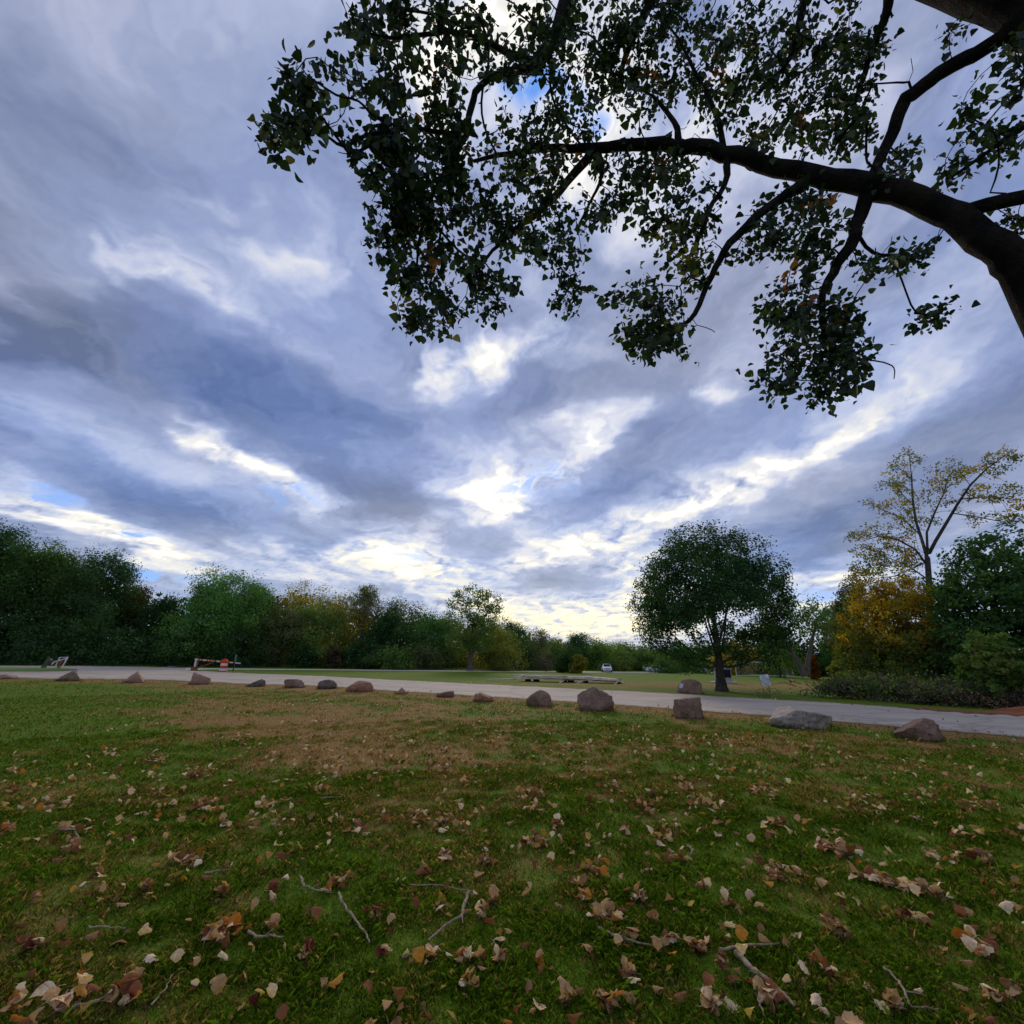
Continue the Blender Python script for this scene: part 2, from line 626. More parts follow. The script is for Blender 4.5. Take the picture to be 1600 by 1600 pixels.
def lawn_material():
    m, nt, out = new_mat('lawn_turf')
    a = nt.node('ShaderNodeAttribute', attribute_name='dry').outputs['Fac']
    pos = nt.node('ShaderNodeNewGeometry').outputs['Position']
    f0 = nt.maprange(nt.noise(pos, 120.0, 3, .8), .41, .60)
    f1 = nt.noise(pos, 17.0, 5, .75)
    f2 = nt.noise(pos, 2.2, 6, .7)
    f3 = nt.math('MULTIPLY_ADD', f0, .62, nt.math('MULTIPLY', nt.maprange(f1, .3, .7), .38))
    green = nt.mix(f3, (.022, .044, .003), (.165, .270, .012))
    straw = nt.mix(f3, (.085, .046, .015), (.42, .242, .078))
    k = nt.math('ADD', a, nt.math('MULTIPLY', nt.math('SUBTRACT', f2, .5), 1.0))
    k = nt.math('ADD', k, nt.math('MULTIPLY', nt.math('SUBTRACT', f1, .5), .7))
    col = nt.mix(nt.maprange(k, .22, .85, 0, 1, True), green, straw)
    b = nt.node('ShaderNodeBsdfPrincipled')
    nt.set(b.inputs['Base Color'], col)
    b.inputs['Roughness'].default_value = .95
    b.inputs['Specular IOR Level'].default_value = .1
    bp = nt.node('ShaderNodeBump')
    bp.inputs['Strength'].default_value = .8
    bp.inputs['Distance'].default_value = .03
    nt.set(bp.inputs['Height'], nt.noise(pos, 40.0, 3, .7))
    nt.l.new(bp.outputs[0], b.inputs['Normal'])
    nt.l.new(b.outputs[0], out.inputs[0])
    return m


def build_lawn():
    az = np.concatenate((np.arange(-180, -60, 4.0), np.arange(-60, 60, .3), np.arange(60, 180, 4.0)))
    rr = [0.4]
    while rr[-1] < 3100:
        rr.append(rr[-1] * (1.014 if rr[-1] < 140 else 1.12))
    rr = np.array(rr)
    A, R = np.meshgrid(np.radians(az), rr)
    x, y = np.sin(A) * R, np.cos(A) * R
    z = hgt(x, y)
    n, k = A.shape
    idx = np.arange(n * k).reshape(n, k)
    nx = np.roll(idx, -1, 1)
    Fq = np.stack((idx[:-1], idx[1:], nx[1:], nx[:-1]), -1).reshape(-1, 4)
    V = np.stack((x, y, z), -1).reshape(-1, 3)
    V = np.concatenate((V, [[0, 0, 0]]))
    tri = np.stack((idx[0], nx[0], np.full(k, n * k)), -1)
    dry = np.concatenate((dryness(x.ravel(), y.ravel()), [.3]))
    me = new_mesh('lawn', V, [Fq, tri], floats={'dry': dry}, smooth=True)
    tag(link('lawn', me, lawn_material()), kind='structure')


build_lawn()


def asphalt_material(name, c1, c2, patch):
    m, nt, out = new_mat(name)
    pos = nt.node('ShaderNodeNewGeometry').outputs['Position']
    f = nt.noise(pos, 60.0, 4, .7)
    g = nt.noise(nt.vmath('MULTIPLY', pos, (.5, 1, 1)), .9, 5, .6)
    col = nt.mix(nt.maprange(g, .35, .7, 0, 1, True), c1, c2)
    col = nt.mix(nt.maprange(f, .3, .7, 0, .35), col, patch)
    # hairline cracks and old seams
    w = nt.node('ShaderNodeTexVoronoi', feature='DISTANCE_TO_EDGE')
    nt.set(w.inputs['Vector'], nt.vmath('ADD', pos, nt.vmath('SCALE', nt.noise(pos, 1.3, 4, .6, color=True), scale=1.6)))
    w.inputs['Scale'].default_value = .23
    col = nt.mix(nt.maprange(w.outputs['Distance'], 0, .02, .8, 0), col, patch)
    st = nt.noise(nt.vmath('MULTIPLY', pos, (.22, 1.1, 1)), 1.1, 6, .72)
    col = nt.mix(nt.maprange(st, .54, .70, 0, .55), col, patch)
    # soil and gravel creeping in from both edges, two worn wheel tracks
    ac = nt.node('ShaderNodeAttribute', attribute_name='across').outputs['Fac']
    ed = nt.math('MULTIPLY', nt.math('ABSOLUTE', nt.math('SUBTRACT', ac, .5)), 2.0)
    ed = nt.math('MULTIPLY_ADD', nt.math('SUBTRACT', nt.noise(pos, 2.6, 6, .7), .5), .42, ed)
    col = nt.mix(nt.maprange(ed, .86, 1.0, 0, .85), col, (.21, .15, .085))
    tr = nt.math('ABSOLUTE', nt.math('SUBTRACT', nt.math('ABSOLUTE', nt.math('SUBTRACT', ac, .5)), .23))
    tr = nt.math('MULTIPLY_ADD', nt.math('SUBTRACT', g, .5), .16, tr)
    col = nt.mix(nt.maprange(tr, 0, .10, .34, 0), col, patch)
    b = nt.node('ShaderNodeBsdfPrincipled')
    nt.set(b.inputs['Base Color'], col)
    b.inputs['Roughness'].default_value = .9
    b.inputs['Specular IOR Level'].default_value = .12
    bp = nt.node('ShaderNodeBump')
    bp.inputs['Strength'].default_value = .5
    bp.inputs['Distance'].default_value = .01
    nt.set(bp.inputs['Height'], f)
    nt.l.new(bp.outputs[0], b.inputs['Normal'])
    nt.l.new(b.outputs[0], out.inputs[0])
    return m


M_ROAD = asphalt_material('worn_asphalt', (.44, .375, .30), (.53, .45, .365), (.28, .235, .185))


def strip(name, lower, upper, x0, x1, n, rows, lift, mat, wob=0.0):
    """a sheet lying on the terrain between two edges first seen at pixels lower(x) and upper(x)"""
    xs = np.linspace(x0, x1, n)
    V = []
    for i, x in enumerate(xs):
        yl = lower(x) + (wob * float(fbm(np.array(x * .05), np.array(1.), 3, .6, 7)) if wob else 0)
        a = ground(x, yl)
        b = ground(x, upper(x) + (wob * .7 * float(fbm(np.array(x * .06), np.array(9.), 4, .65, 17)) if wob else 0))
        for j in range(rows + 1):
            q = a + (b - a) * j / rows
            q[2] = float(hgt(q[0], q[1])) + lift
            V.append(q)
    idx = np.arange(n * (rows + 1)).reshape(n, rows + 1)
    Fq = np.stack((idx[:-1, :-1], idx[1:, :-1], idx[1:, 1:], idx[:-1, 1:]), -1).reshape(-1, 4)
    acr = np.tile(np.linspace(0, 1, rows + 1), n)
    me = new_mesh(name, np.array(V), Fq, floats={'across': acr}, smooth=True)
    return tag(link(name, me, mat), kind='structure')


pave_up = lambda x: np.interp(x, [-400, 0, 130, 250, 290], [1036, 1039.8, 1040.6, 1042.6, 1043.4])
# the road with its two verges; at the left it widens into the mouth of the far drive
strip('road', near_y, far_y, 290, 2000, 160, 12, .012, M_ROAD, .8)
strip('road', near_y, pave_up, -400, 290, 80, 24, .014, M_ROAD, .6)
drive_lo = lambda x: np.interp(x, [290, 330, 400, 500, 700, 900, 1150, 1400], [1047.4, 1046.2, 1046.6, 1047.3, 1049.2, 1050.6, 1051.8, 1053])
drive_hi = lambda x: np.interp(x, [290, 330, 400, 500, 700, 900, 1150, 1400], [1043.4, 1044.2, 1045.0, 1046.0, 1047.9, 1049.2, 1050.4, 1051.6])
M_DRIVE = asphalt_material('pale_drive', (.60, .52, .43), (.70, .62, .52), (.46, .39, .32))
strip('road', drive_lo, drive_hi, 290, 1400, 110, 4, .016, M_DRIVE)


def island_mat():
    m, nt, out = new_mat('island_grass')
    pos = nt.node('ShaderNodeNewGeometry').outputs['Position']
    f = nt.noise(pos, 6.0, 5, .7)
    b = nt.node('ShaderNodeBsdfPrincipled')
    nt.set(b.inputs['Base Color'], nt.mix(f, (.05, .11, .006), (.15, .23, .016)))
    b.inputs['Roughness'].default_value = .95
    nt.l.new(b.outputs[0], out.inputs[0])
    return m


M_ISLAND = island_mat()
isl_lo = lambda x: np.interp(x, [-400, 0, 60, 100, 122], [1044, 1049.3, 1049.5, 1048.8, 1047.0])
isl_hi = lambda x: np.interp(x, [-400, 0, 60, 100, 122], [1040, 1043.3, 1044.0, 1044.8, 1046.6])
strip('grass_verge', isl_lo, isl_hi, -400, 122, 60, 4, .05, M_ISLAND)


# ------------------------------------------------------------------ boulders
from mathutils import noise as mnoise


def rock_mat(name, c1, c2, c3, scale=3.0):
    m, nt, out = new_mat(name)
    tc = nt.node('ShaderNodeTexCoord').outputs['Object']
    a = nt.noise(tc, scale, 6, .65)
    s = nt.noise(tc, scale * 14, 3, .75)
    col = nt.mix(nt.maprange(a, .35, .65, 0, 1, True), c1, c2)
    col = nt.mix(nt.maprange(s, .52, .66, 0, .8), col, c3)
    col = nt.mix(nt.maprange(nt.noise(tc, scale * 30, 2, .6), .56, .66, 0, .6), col, (.05, .042, .04))
    # cracks, and a darker brown tone towards the foot
    vo = nt.node('ShaderNodeTexVoronoi', feature='DISTANCE_TO_EDGE')
    nt.set(vo.inputs['Vector'], nt.vmath('ADD', tc, nt.vmath('SCALE', nt.noise(tc, 5.0, 4, .6, color=True), scale=.5)))
    vo.inputs['Scale'].default_value = scale * .55
    col = nt.mix(nt.maprange(vo.outputs['Distance'], 0, .022, .75, 0), col, (.04, .032, .028))
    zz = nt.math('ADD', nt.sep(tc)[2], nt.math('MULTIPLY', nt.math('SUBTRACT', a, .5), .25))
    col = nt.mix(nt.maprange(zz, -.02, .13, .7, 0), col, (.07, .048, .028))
    # lichen
    li = nt.noise(tc, scale * 2.2, 5, .7)
    col = nt.mix(nt.maprange(li, .62, .70, 0, .45), col, (.42, .40, .28))
    b = nt.node('ShaderNodeBsdfPrincipled')
    nt.set(b.inputs['Base Color'], col)
    b.inputs['Roughness'].default_value = .85
    b.inputs['Specular IOR Level'].default_value = .3
    bp = nt.node('ShaderNodeBump')
    bp.inputs['Strength'].default_value = 1.0
    bp.inputs['Distance'].default_value = .07
    nt.set(bp.inputs['Height'], nt.noise(tc, scale * 4, 9, .72))
    nt.l.new(bp.outputs[0], b.inputs['Normal'])
    nt.l.new(b.outputs[0], out.inputs[0])
    return m


R_BROWN = rock_mat('rock_brown', (.215, .122, .080), (.33, .20, .135), (.42, .28, .20))
R_GREY = rock_mat('rock_grey', (.35, .285, .225), (.50, .415, .335), (.60, .52, .44))
R_PINK = rock_mat('rock_pink', (0.352, 0.198, 0.132), (0.470, 0.280, 0.190), (0.587, 0.366, 0.255))
R_RED = rock_mat('rock_red', (0.294, 0.133, 0.073), (0.441, 0.204, 0.112), (0.529, 0.280, 0.162))
R_DARK = rock_mat('rock_dark', (0.110, 0.076, 0.058), (0.191, 0.130, 0.097), (0.323, 0.227, 0.162))
R_GREEN = rock_mat('rock_green', (0.176, 0.124, 0.070), (0.294, 0.204, 0.119), (0.413, 0.290, 0.178))


def boulder_mesh(seed, dims, cuts=(), ncut=9, rough=.10, square=0.0, lean=(0, 0), sub=4):
    rng = random.Random(seed)
    bm = bmesh.new()
    bmesh.ops.create_icosphere(bm, subdivisions=sub, radius=1.0)
    V = np.array([v.co[:] for v in bm.verts])
    if square:
        mx = np.abs(V).max(1, keepdims=True)
        V = V * (1 - square) + V / mx * square * .86
    planes = [(np.array(n, float) / np.linalg.norm(n), o) for n, o in cuts]
    for _ in range(ncut):
        n = np.array((rng.gauss(0, 1), rng.gauss(0, 1), rng.gauss(.15, .8)))
        n /= np.linalg.norm(n)
        planes.append((n, rng.uniform(.70, .90)))
    for n, o in planes:
        d = V @ n - o
        V = V - np.outer(np.where(d > 0, d * .97, 0), n)
    off = Vector((seed * 3.1, seed * 1.7, seed * .9))
    out = []
    for p in V:
        q = Vector(p)
        k = mnoise.fractal(q * 1.3 + off, 1.0, 2.0, 3) * rough + mnoise.fractal(q * 4.2 + off, .8, 2.1, 5) * rough * .62
        k += -abs(mnoise.noise(q * 2.3 + off * 2)) * rough * .5
        out.append(q * (1 + k))
    V = np.array(out)
    V[:, 0] += V[:, 2] * lean[0]
    V[:, 1] += V[:, 2] * lean[1]
    # size: full width, depth and the height that stands out of the turf (a third is buried)
    mn, mxv = V.min(0), V.max(0)
    V[:, 0] = (V[:, 0] - (mn[0] + mxv[0]) / 2) / (mxv[0] - mn[0]) * dims[0]
    V[:, 1] = (V[:, 1] - (mn[1] + mxv[1]) / 2) / (mxv[1] - mn[1]) * dims[1]
    V[:, 2] = (V[:, 2] - mn[2]) / (mxv[2] - mn[2]) * dims[2] * 1.38 - dims[2] * .38
    Fq = np.array([[v.index for v in f.verts] for f in bm.faces])
    bm.free()
    return new_mesh('boulder', V, Fq, smooth=False)


#  px centre, py foot, width px, height px, material, label, shape options
BOULDERS = [
    (9, 1062, 26, 7.5, R_PINK, 'flat pale boulder at the left end of the row along the road', dict(ncut=7)),
    (107, 1065.5, 31, 16, R_GREEN, 'jagged grey-green boulder in front of the broken wooden post', dict(cuts=[((-.7, -.2, .7), .55), ((.9, 0, .35), .6)], rough=.16)),
    (210, 1068, 27, 17, R_PINK, 'pinkish pyramid-shaped boulder between the jagged green one and the slanted grey one', dict(cuts=[((-.75, -.1, .62), .52), ((.85, -.1, .5), .58)], ncut=4)),
    (313, 1070.5, 28, 18, R_PINK, 'smooth upright boulder with a slanted top in front of the barrier gate', dict(cuts=[((.5, 0, .85), .52), ((-1, 0, .05), .6), ((1, 0, .3), .7)], ncut=3, rough=.05)),
    (400, 1074, 27, 11.5, R_DARK, 'small dark slate-coloured boulder, low and wedge-shaped', dict(cuts=[((-.6, 0, .8), .5)], ncut=6)),
    (459, 1076, 31, 13.5, R_BROWN, 'low brown boulder with a flat pale top next to the dark wedge', dict(cuts=[((0, 0, 1), .66)], square=.3)),
    (511, 1077.5, 29, 14, R_DARK, 'rounded grey-brown boulder left of the long reddish one', dict(ncut=5, rough=.06)),
    (562, 1082, 41, 16.5, R_RED, 'long reddish-brown boulder, the reddest of the row', dict(ncut=6, square=.25, rough=.06)),
    (627, 1085.5, 19, 11, R_PINK, 'smallest boulder of the row, a pale pointed stone', dict(cuts=[((-.8, 0, .6), .45), ((.8, 0, .6), .5)], ncut=4)),
    (696, 1090.5, 27, 10, R_BROWN, 'low flat-topped brown boulder right of the small pointed stone', dict(cuts=[((-.3, 0, 1), .5)], square=.2)),
    (755, 1098, 32, 14.5, R_RED, 'wedge-shaped reddish boulder with a dark undercut side', dict(cuts=[((.45, -.1, .9), .5), ((-.9, -.2, .4), .7)], ncut=5)),
    (842, 1105, 40, 24, R_BROWN, 'domed brown boulder left of the largest one', dict(ncut=7, square=.2, rough=.07)),
    (931, 1112.5, 59, 36, R_BROWN, 'largest and darkest boulder of the row, brown and many-sided', dict(ncut=10, cuts=[((-.7, -.5, .6), .7)], rough=.08)),
    (1076, 1124, 45, 32, R_BROWN, 'blocky stump-like brown boulder with a flat top', dict(square=.75, cuts=[((-.12, 0, 1), .74)], ncut=4, rough=.09)),
    (1252, 1140, 90, 31, R_GREY, 'broad flat light grey boulder with an undercut right end', dict(cuts=[((.35, 0, .95), .56), ((-.6, -.2, .75), .62), ((.6, -.7, -.1), .6)], ncut=5, rough=.09)),
    (1436, 1158.5, 61, 34, R_BROWN, 'brown boulder at the right end of the row, steep on its right side', dict(cuts=[((-.6, -.1, .75), .6), ((1, -.2, 0), .7)], ncut=6, rough=.08)),
]


def place_boulder(i, spec):
    px, py, w, h, mat, label, opt = spec
    p = ground(px, py - 1)
    depth = (p - CAM) @ FWD
    s = depth / F
    dims = (w * s, w * s * .8, h * s * 1.05)
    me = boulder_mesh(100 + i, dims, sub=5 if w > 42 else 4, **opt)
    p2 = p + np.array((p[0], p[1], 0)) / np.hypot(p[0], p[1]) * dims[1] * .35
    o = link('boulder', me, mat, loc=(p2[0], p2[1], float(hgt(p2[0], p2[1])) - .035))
    o.rotation_euler = (0, 0, -math.atan2(p[0], p[1]))
    tag(o, label, 'boulder', 'boulders lined up along the road')
    return o


for _i, _b in enumerate(BOULDERS):
    place_boulder(_i, _b)

# the plaque rock beyond the road
_o = place_boulder(40, (1078, 1084.5, 38, 21, R_BROWN, 'dark boulder with a small metal plaque beyond the road near the round tree',
                        dict(ncut=7, cuts=[((-.75, -.6, .5), .62)], rough=.07)))
_o['group'] = 'boulders across the road'
M_PLAQUE = surface_mat('weathered_plaque', (.42, .46, .46), (.52, .55, .54), 12, .5, .1)
_pl = box_part('plaque', [((-.40, -.50, .42), (.20, .02, .26), Matrix.Rotation(-.55, 3, 'Z') @ Matrix.Rotation(-.45, 3, 'X'))], M_PLAQUE, _o, .006)


# ------------------------------------------------------------------ trees
def grow(trunks, attract, rng, balance=.25, seg=.5, jitter=.12, sag=0.0):
    """Skeleton: given limbs (lists of points) plus twigs that reach every attraction point, each from the best node so far.
    Returns node positions, parent indices, the set of tip nodes and the given radii (0 where free)."""
    pos, par, given, plen = [], [], [], []
    for tr in trunks:
        attach = tr.get('attach')
        prev = -1
        if attach is not None and pos:
            prev = int(np.argmin(np.linalg.norm(np.array(pos) - np.array(attach), axis=1)))
        for i, (p, r) in enumerate(zip(tr['pts'], tr['rad'])):
            pos.append(np.array(p, float))
            par.append(prev)
            given.append(r)
            plen.append(0.0 if prev < 0 else plen[prev] + float(np.linalg.norm(pos[-1] - pos[prev])))
            prev = len(pos) - 1
    n0 = len(pos)
    cap = n0 + len(attract) * 14 + 10
    P = np.zeros((cap, 3))
    L = np.zeros(cap)
    P[:n0] = pos
    L[:n0] = plen
    skip = np.array([1e3 if (trunks[0].get('bare') and k < trunks[0]['bare']) else 0.0 for k in range(n0)] + [0.0] * (cap - n0))
    n = n0
    A = np.asarray(attract, float)
    d0 = np.min(np.linalg.norm(A[:, None, :] - P[None, :n0:max(1, n0 // 60)], axis=2), axis=1)
    tips = []
    for a in A[np.argsort(d0)]:
        dist = np.linalg.norm(P[:n] - a, axis=1)
        k = int(np.argmin(dist + balance * L[:n] + skip[:n]))
        m = max(1, min(12, int(round(dist[k] / seg))))
        s = P[k].copy()
        D = np.linalg.norm(a - s)
        side = np.array((rng.gauss(0, 1), rng.gauss(0, 1), rng.gauss(0, 1))) * jitter * D
        side[2] += sag * D
        prev = k
        for j in range(1, m + 1):
            t = j / m
            q = s + (a - s) * t + side * math.sin(math.pi * t)
            P[n] = q
            L[n] = L[prev] + np.linalg.norm(q - P[prev])
            par.append(prev)
            given.append(0.0)
            prev = n
            n += 1
        tips.append(prev)
    return P[:n], np.array(par), tips, given


def radii(par, given, tip_r, power=2.4):
    n = len(par)
    acc = np.zeros(n)
    r = np.zeros(n)
    for i in range(n - 1, -1, -1):
        v = (acc[i] if acc[i] > 0 else tip_r ** power)
        r[i] = given[i] if given[i] > 0 else v ** (1 / power)
        if par[i] >= 0:
            acc[par[i]] += r[i] ** power if given[i] <= 0 else 0
    return r


def skeleton_mesh(P, par, r, sides=(4, 6, 10), min_r=0.0, rmax=1e9):
    n = len(P)
    kids = [[] for _ in range(n)]
    for i, p in enumerate(par):
        if p >= 0:
            kids[p].append(i)
    parts = []
    stack = [(i, None) for i in range(n) if par[i] < 0]
    while stack:
        i, frm = stack.pop()
        chain = [i] if frm is None else [frm, i]
        cur = i
        while kids[cur]:
            ks = sorted(kids[cur], key=lambda k: -r[k])
            for k in ks[1:]:
                stack.append((k, cur))
            cur = ks[0]
            chain.append(cur)
        if len(chain) < 2:
            continue
        rr = np.array([r[k] for k in chain])
        if frm is not None:
            rr[0] = min(rr[0], rr[1] * 1.15)
        if rr.max() < min_r:
            continue
        rr = np.minimum(rr, rmax)
        sd = sides[0] if rr.max() < .02 else sides[1] if rr.max() < .08 else sides[2]
        parts.append(tube(P[chain], rr, sd))
    return join(parts)


def leaf_cards(cent, size, rng, cols, droop=.3, aspect=.6, fold=.0, out=None):
    """diamond leaf faces at the given centres, random attitudes -> verts, quads, colours"""
    n = len(cent)
    a = rng.normal(size=(n, 3))
    a[:, 2] -= droop
    a /= np.linalg.norm(a, axis=1, keepdims=True)
    b = rng.normal(size=(n, 3))
    b -= a * (a * b).sum(1, keepdims=True)
    b /= np.linalg.norm(b, axis=1, keepdims=True)
    if out is not None:
        # leaves lie like shingles, facing out of the crown
        c = out / (np.linalg.norm(out, axis=1, keepdims=True) + 1e-9) + rng.normal(size=(n, 3)) * .55
        c[:, 2] += .25
        c /= np.linalg.norm(c, axis=1, keepdims=True)
        a -= c * (a * c).sum(1, keepdims=True)
        a /= np.linalg.norm(a, axis=1, keepdims=True) + 1e-9
        b = np.cross(c, a)
    s = (size * rng.uniform(.65, 1.35, n))[:, None]
    c = np.cross(a, b)
    V = np.stack((cent - a * s * .5, cent + b * s * aspect * .5 - a * s * .08 + c * s * fold,
                  cent + a * s * .5, cent - b * s * aspect * .5 - a * s * .08 + c * s * fold), 1)
    Fq = np.arange(n * 4).reshape(n, 4)
    return V.reshape(-1, 3), Fq, np.repeat(cols, 4, axis=0)


M_BARK = surface_mat('bark', (.055, .045, .038), (.11, .092, .075), 6, .95, .9, 22, dist=.03)
M_BARK_MID = surface_mat('grey_brown_bark', (.10, .082, .062), (.17, .14, .108), 6, .95, .8, 20, dist=.03)
M_BARK_PALE = surface_mat('pale_bark', (.16, .14, .12), (.26, .235, .205), 6, .95, .8, 20, dist=.03)
M_LEAF = leaf_mat('leaves', .38)
M_LEAF_BIG = leaf_mat('glossy_leaves', .30, gloss=.025)

GREENS = {
    'dark': [(0.032, 0.078, 0.029), (0.048, 0.108, 0.036), (0.065, 0.130, 0.039)],
    'green': [(0.056, 0.133, 0.034), (0.085, 0.185, 0.042), (0.117, 0.226, 0.053)],
    'blue': [(0.049, 0.116, 0.044), (0.072, 0.160, 0.056), (0.094, 0.192, 0.064)],
    'olive': [(0.113, 0.160, 0.038), (0.160, 0.208, 0.049), (0.208, 0.235, 0.056)],
    'yellow': [(0.156, 0.150, 0.026), (0.234, 0.208, 0.034), (0.312, 0.247, 0.039)],
    'gold': [(.34, .21, .018), (.52, .32, .026), (.62, .41, .036)],
    'orange': [(.26, .075, .014), (.34, .11, .018), (.28, .12, .02)],
    'brown': [(.085, .055, .034), (.115, .075, .046), (.14, .10, .06)],
    'grey': [(.115, .105, .080), (.155, .14, .105), (.19, .17, .13)],
}


def palette(names, n, rng):
    """one colour per clump, from the named palettes with weights"""
    pool = []
    for k, w in names.items():
        for c in GREENS[k]:
            pool.append((c, w))
    w = np.array([p[1] for p in pool], float)
    ix = rng.choice(len(pool), n, p=w / w.sum())
    return np.array([pool[i][0] for i in ix])


def crown_points(rng, n, lobes, shell=.55, power=.75):
    """points through a lumpy crown made of lobes (centre, radii); denser towards the outside"""
    vol = np.array([r[0] * r[1] * r[2] for _, r in lobes]) ** power
    which = rng.choice(len(lobes), n, p=vol / vol.sum())
    u = rng.normal(size=(n, 3))
    u /= np.linalg.norm(u, axis=1, keepdims=True)
    rad = rng.uniform(shell ** 3, 1, n) ** (1 / 3)
    C = np.array([lobes[k][0] for k in which])
    Rr = np.array([lobes[k][1] for k in which])
    return C + u * Rr * rad[:, None]


def make_tree(name, label, foot, H, wid, colors, seed, base_frac=.12, n_att=150, per=26, leaf=.42, lobes=None, trunk_r=None,
              bark=None, trunk_h=.55, sparse=1.0, spread=.55, group=None, cat='tree', top_colors=None, lean=(0, 0), min_r=.012, mat=None,
              tufts=True, top_from=.55, tone=1.0):
    rng = np.random.default_rng(seed)
    pr = random.Random(seed)
    foot = np.array(foot, float)
    lobes_given = lobes is not None
    if lobes is None:
        lobes = []
        cz0 = H * base_frac
        ch = H - cz0
        nl = 9
        for k in range(nl):
            t = (k + .5) / nl
            prof = math.sin(math.pi * min(.97, max(.06, .12 + t * .80))) ** .7
            a = rng.uniform(0, 6.28)
            off = wid * .36 * prof * rng.uniform(.3, 1)
            rr = wid * rng.uniform(.30, .46) * prof + .03 * H
            lobes.append(((math.cos(a) * off, math.sin(a) * off, cz0 + ch * (.08 + t * .84)), (rr, rr, rr * rng.uniform(.75, 1.15))))
        # a few tufts that break the outline
        if tufts:
            for k in range(8):
                a = rng.uniform(0, 6.28)
                t = rng.uniform(.55, 1.0)
                rr = wid * rng.uniform(.09, .17)
                o = wid * .40 * math.sin(math.pi * min(.95, t)) ** .6
                lobes.append(((math.cos(a) * o, math.sin(a) * o, cz0 + ch * t), (rr, rr, rr * 1.5)))
    if not lobes_given and tufts:
        for k in range(3):
            a = rng.uniform(0, 6.28)
            rr = wid * rng.uniform(.08, .13)
            o = wid * rng.uniform(.02, .22)
            z = H * rng.uniform(.86, .95)
            lobes.append(((math.cos(a) * o, math.sin(a) * o, z), (rr, rr, rr * 2.0)))
    att = crown_points(rng, n_att, lobes, power=.62 if not lobes_given else .75)
    zmax = max(c[2] + r[2] for c, r in lobes)
    att[:, 2] = np.clip(att[:, 2] * (H / zmax), H * base_frac * .5 + .15, H)
    tr = trunk_r or max(.08, H * .016)
    th = H * trunk_h
    pts, rad = [], []
    for k in range(8):
        t = k / 7
        pts.append((lean[0] * t * th + .04 * th * math.sin(t * 3 + seed), lean[1] * t * th + .03 * th * math.sin(t * 2.3 + seed * 2), t * th - .15 * (k == 0)))
        rad.append(tr * (1.35 if k == 0 else 1.0) * (1 - .55 * t))
    P, par, tips, given = grow([{'pts': pts, 'rad': rad, 'bare': 2}], att, pr, .22, seg=max(.5, H * .05), jitter=.10)
    r = radii(par, given, .012 + H * .0008)
    Vt, Ft = skeleton_mesh(P, par, r, (3, 4, 8), min_r=min_r)
    root = thing(name, label, cat, tuple(foot), 0, group)
    link('trunk', new_mesh('trunk', Vt, Ft, smooth=True), bark or M_BARK, root)
    # leaves round every twig end
    T = P[tips]
    nt_ = len(T)
    cc = palette(colors, nt_, rng)
    cc = (cc * .45 + cc.mean(0) * .55) * tone
    if top_colors is not None:
        w = sstep(top_from, top_from + .4, T[:, 2] / H + rng.normal(0, .09, nt_))[:, None]
        cc = cc * (1 - w) + palette(top_colors, nt_, rng) * w
    keep = rng.random(nt_) < sparse
    T, cc = T[keep], cc[keep]
    sp = wid * spread * .28 if lobes_given else min(1.25, wid * .13)
    cnt = np.maximum(3, (per * rng.uniform(.5, 1.5, len(T))).astype(int))
    ids = np.repeat(np.arange(len(T)), cnt)
    g = np.clip(rng.normal(size=(len(ids), 3)), -1.7, 1.7) * sp * np.array((.55, .55, .42))
    cent = T[ids] + g
    cent[:, 2] = np.clip(cent[:, 2], .12, None)
    cols = cc[ids] * rng.uniform(.8, 1.22, (len(ids), 1))
    LC = np.array([c for c, _ in lobes]) * np.array((1, 1, H / zmax))
    near = np.argmin(((cent[:, None, :] - LC[None]) ** 2).sum(2) / (np.array([r for _, r in lobes]).mean(1)[None] ** 2), axis=1)
    V, Fq, C = leaf_cards(cent, leaf, rng, cols, out=cent - LC[near] + g * .8)
    link('crown', new_mesh('crown', V, Fq, C), mat or M_LEAF, root)
    return root


def tree_px(name, label, xt, yt, half, dist, colors, seed, **kw):
    """tree whose top is first seen at (xt, yt), half-width in pixels, dist metres away"""
    f = by_dist(xt, yt, dist)
    H = height_at(xt, yt, dist, f[2])
    d = ray(xt, (yt + 1035) / 2)
    w = 2 * half / F * dist * (F / np.hypot(d[0], d[1]))
    w = w * 1.0
    return make_tree(name, label, f, H, w, colors, seed, **kw)


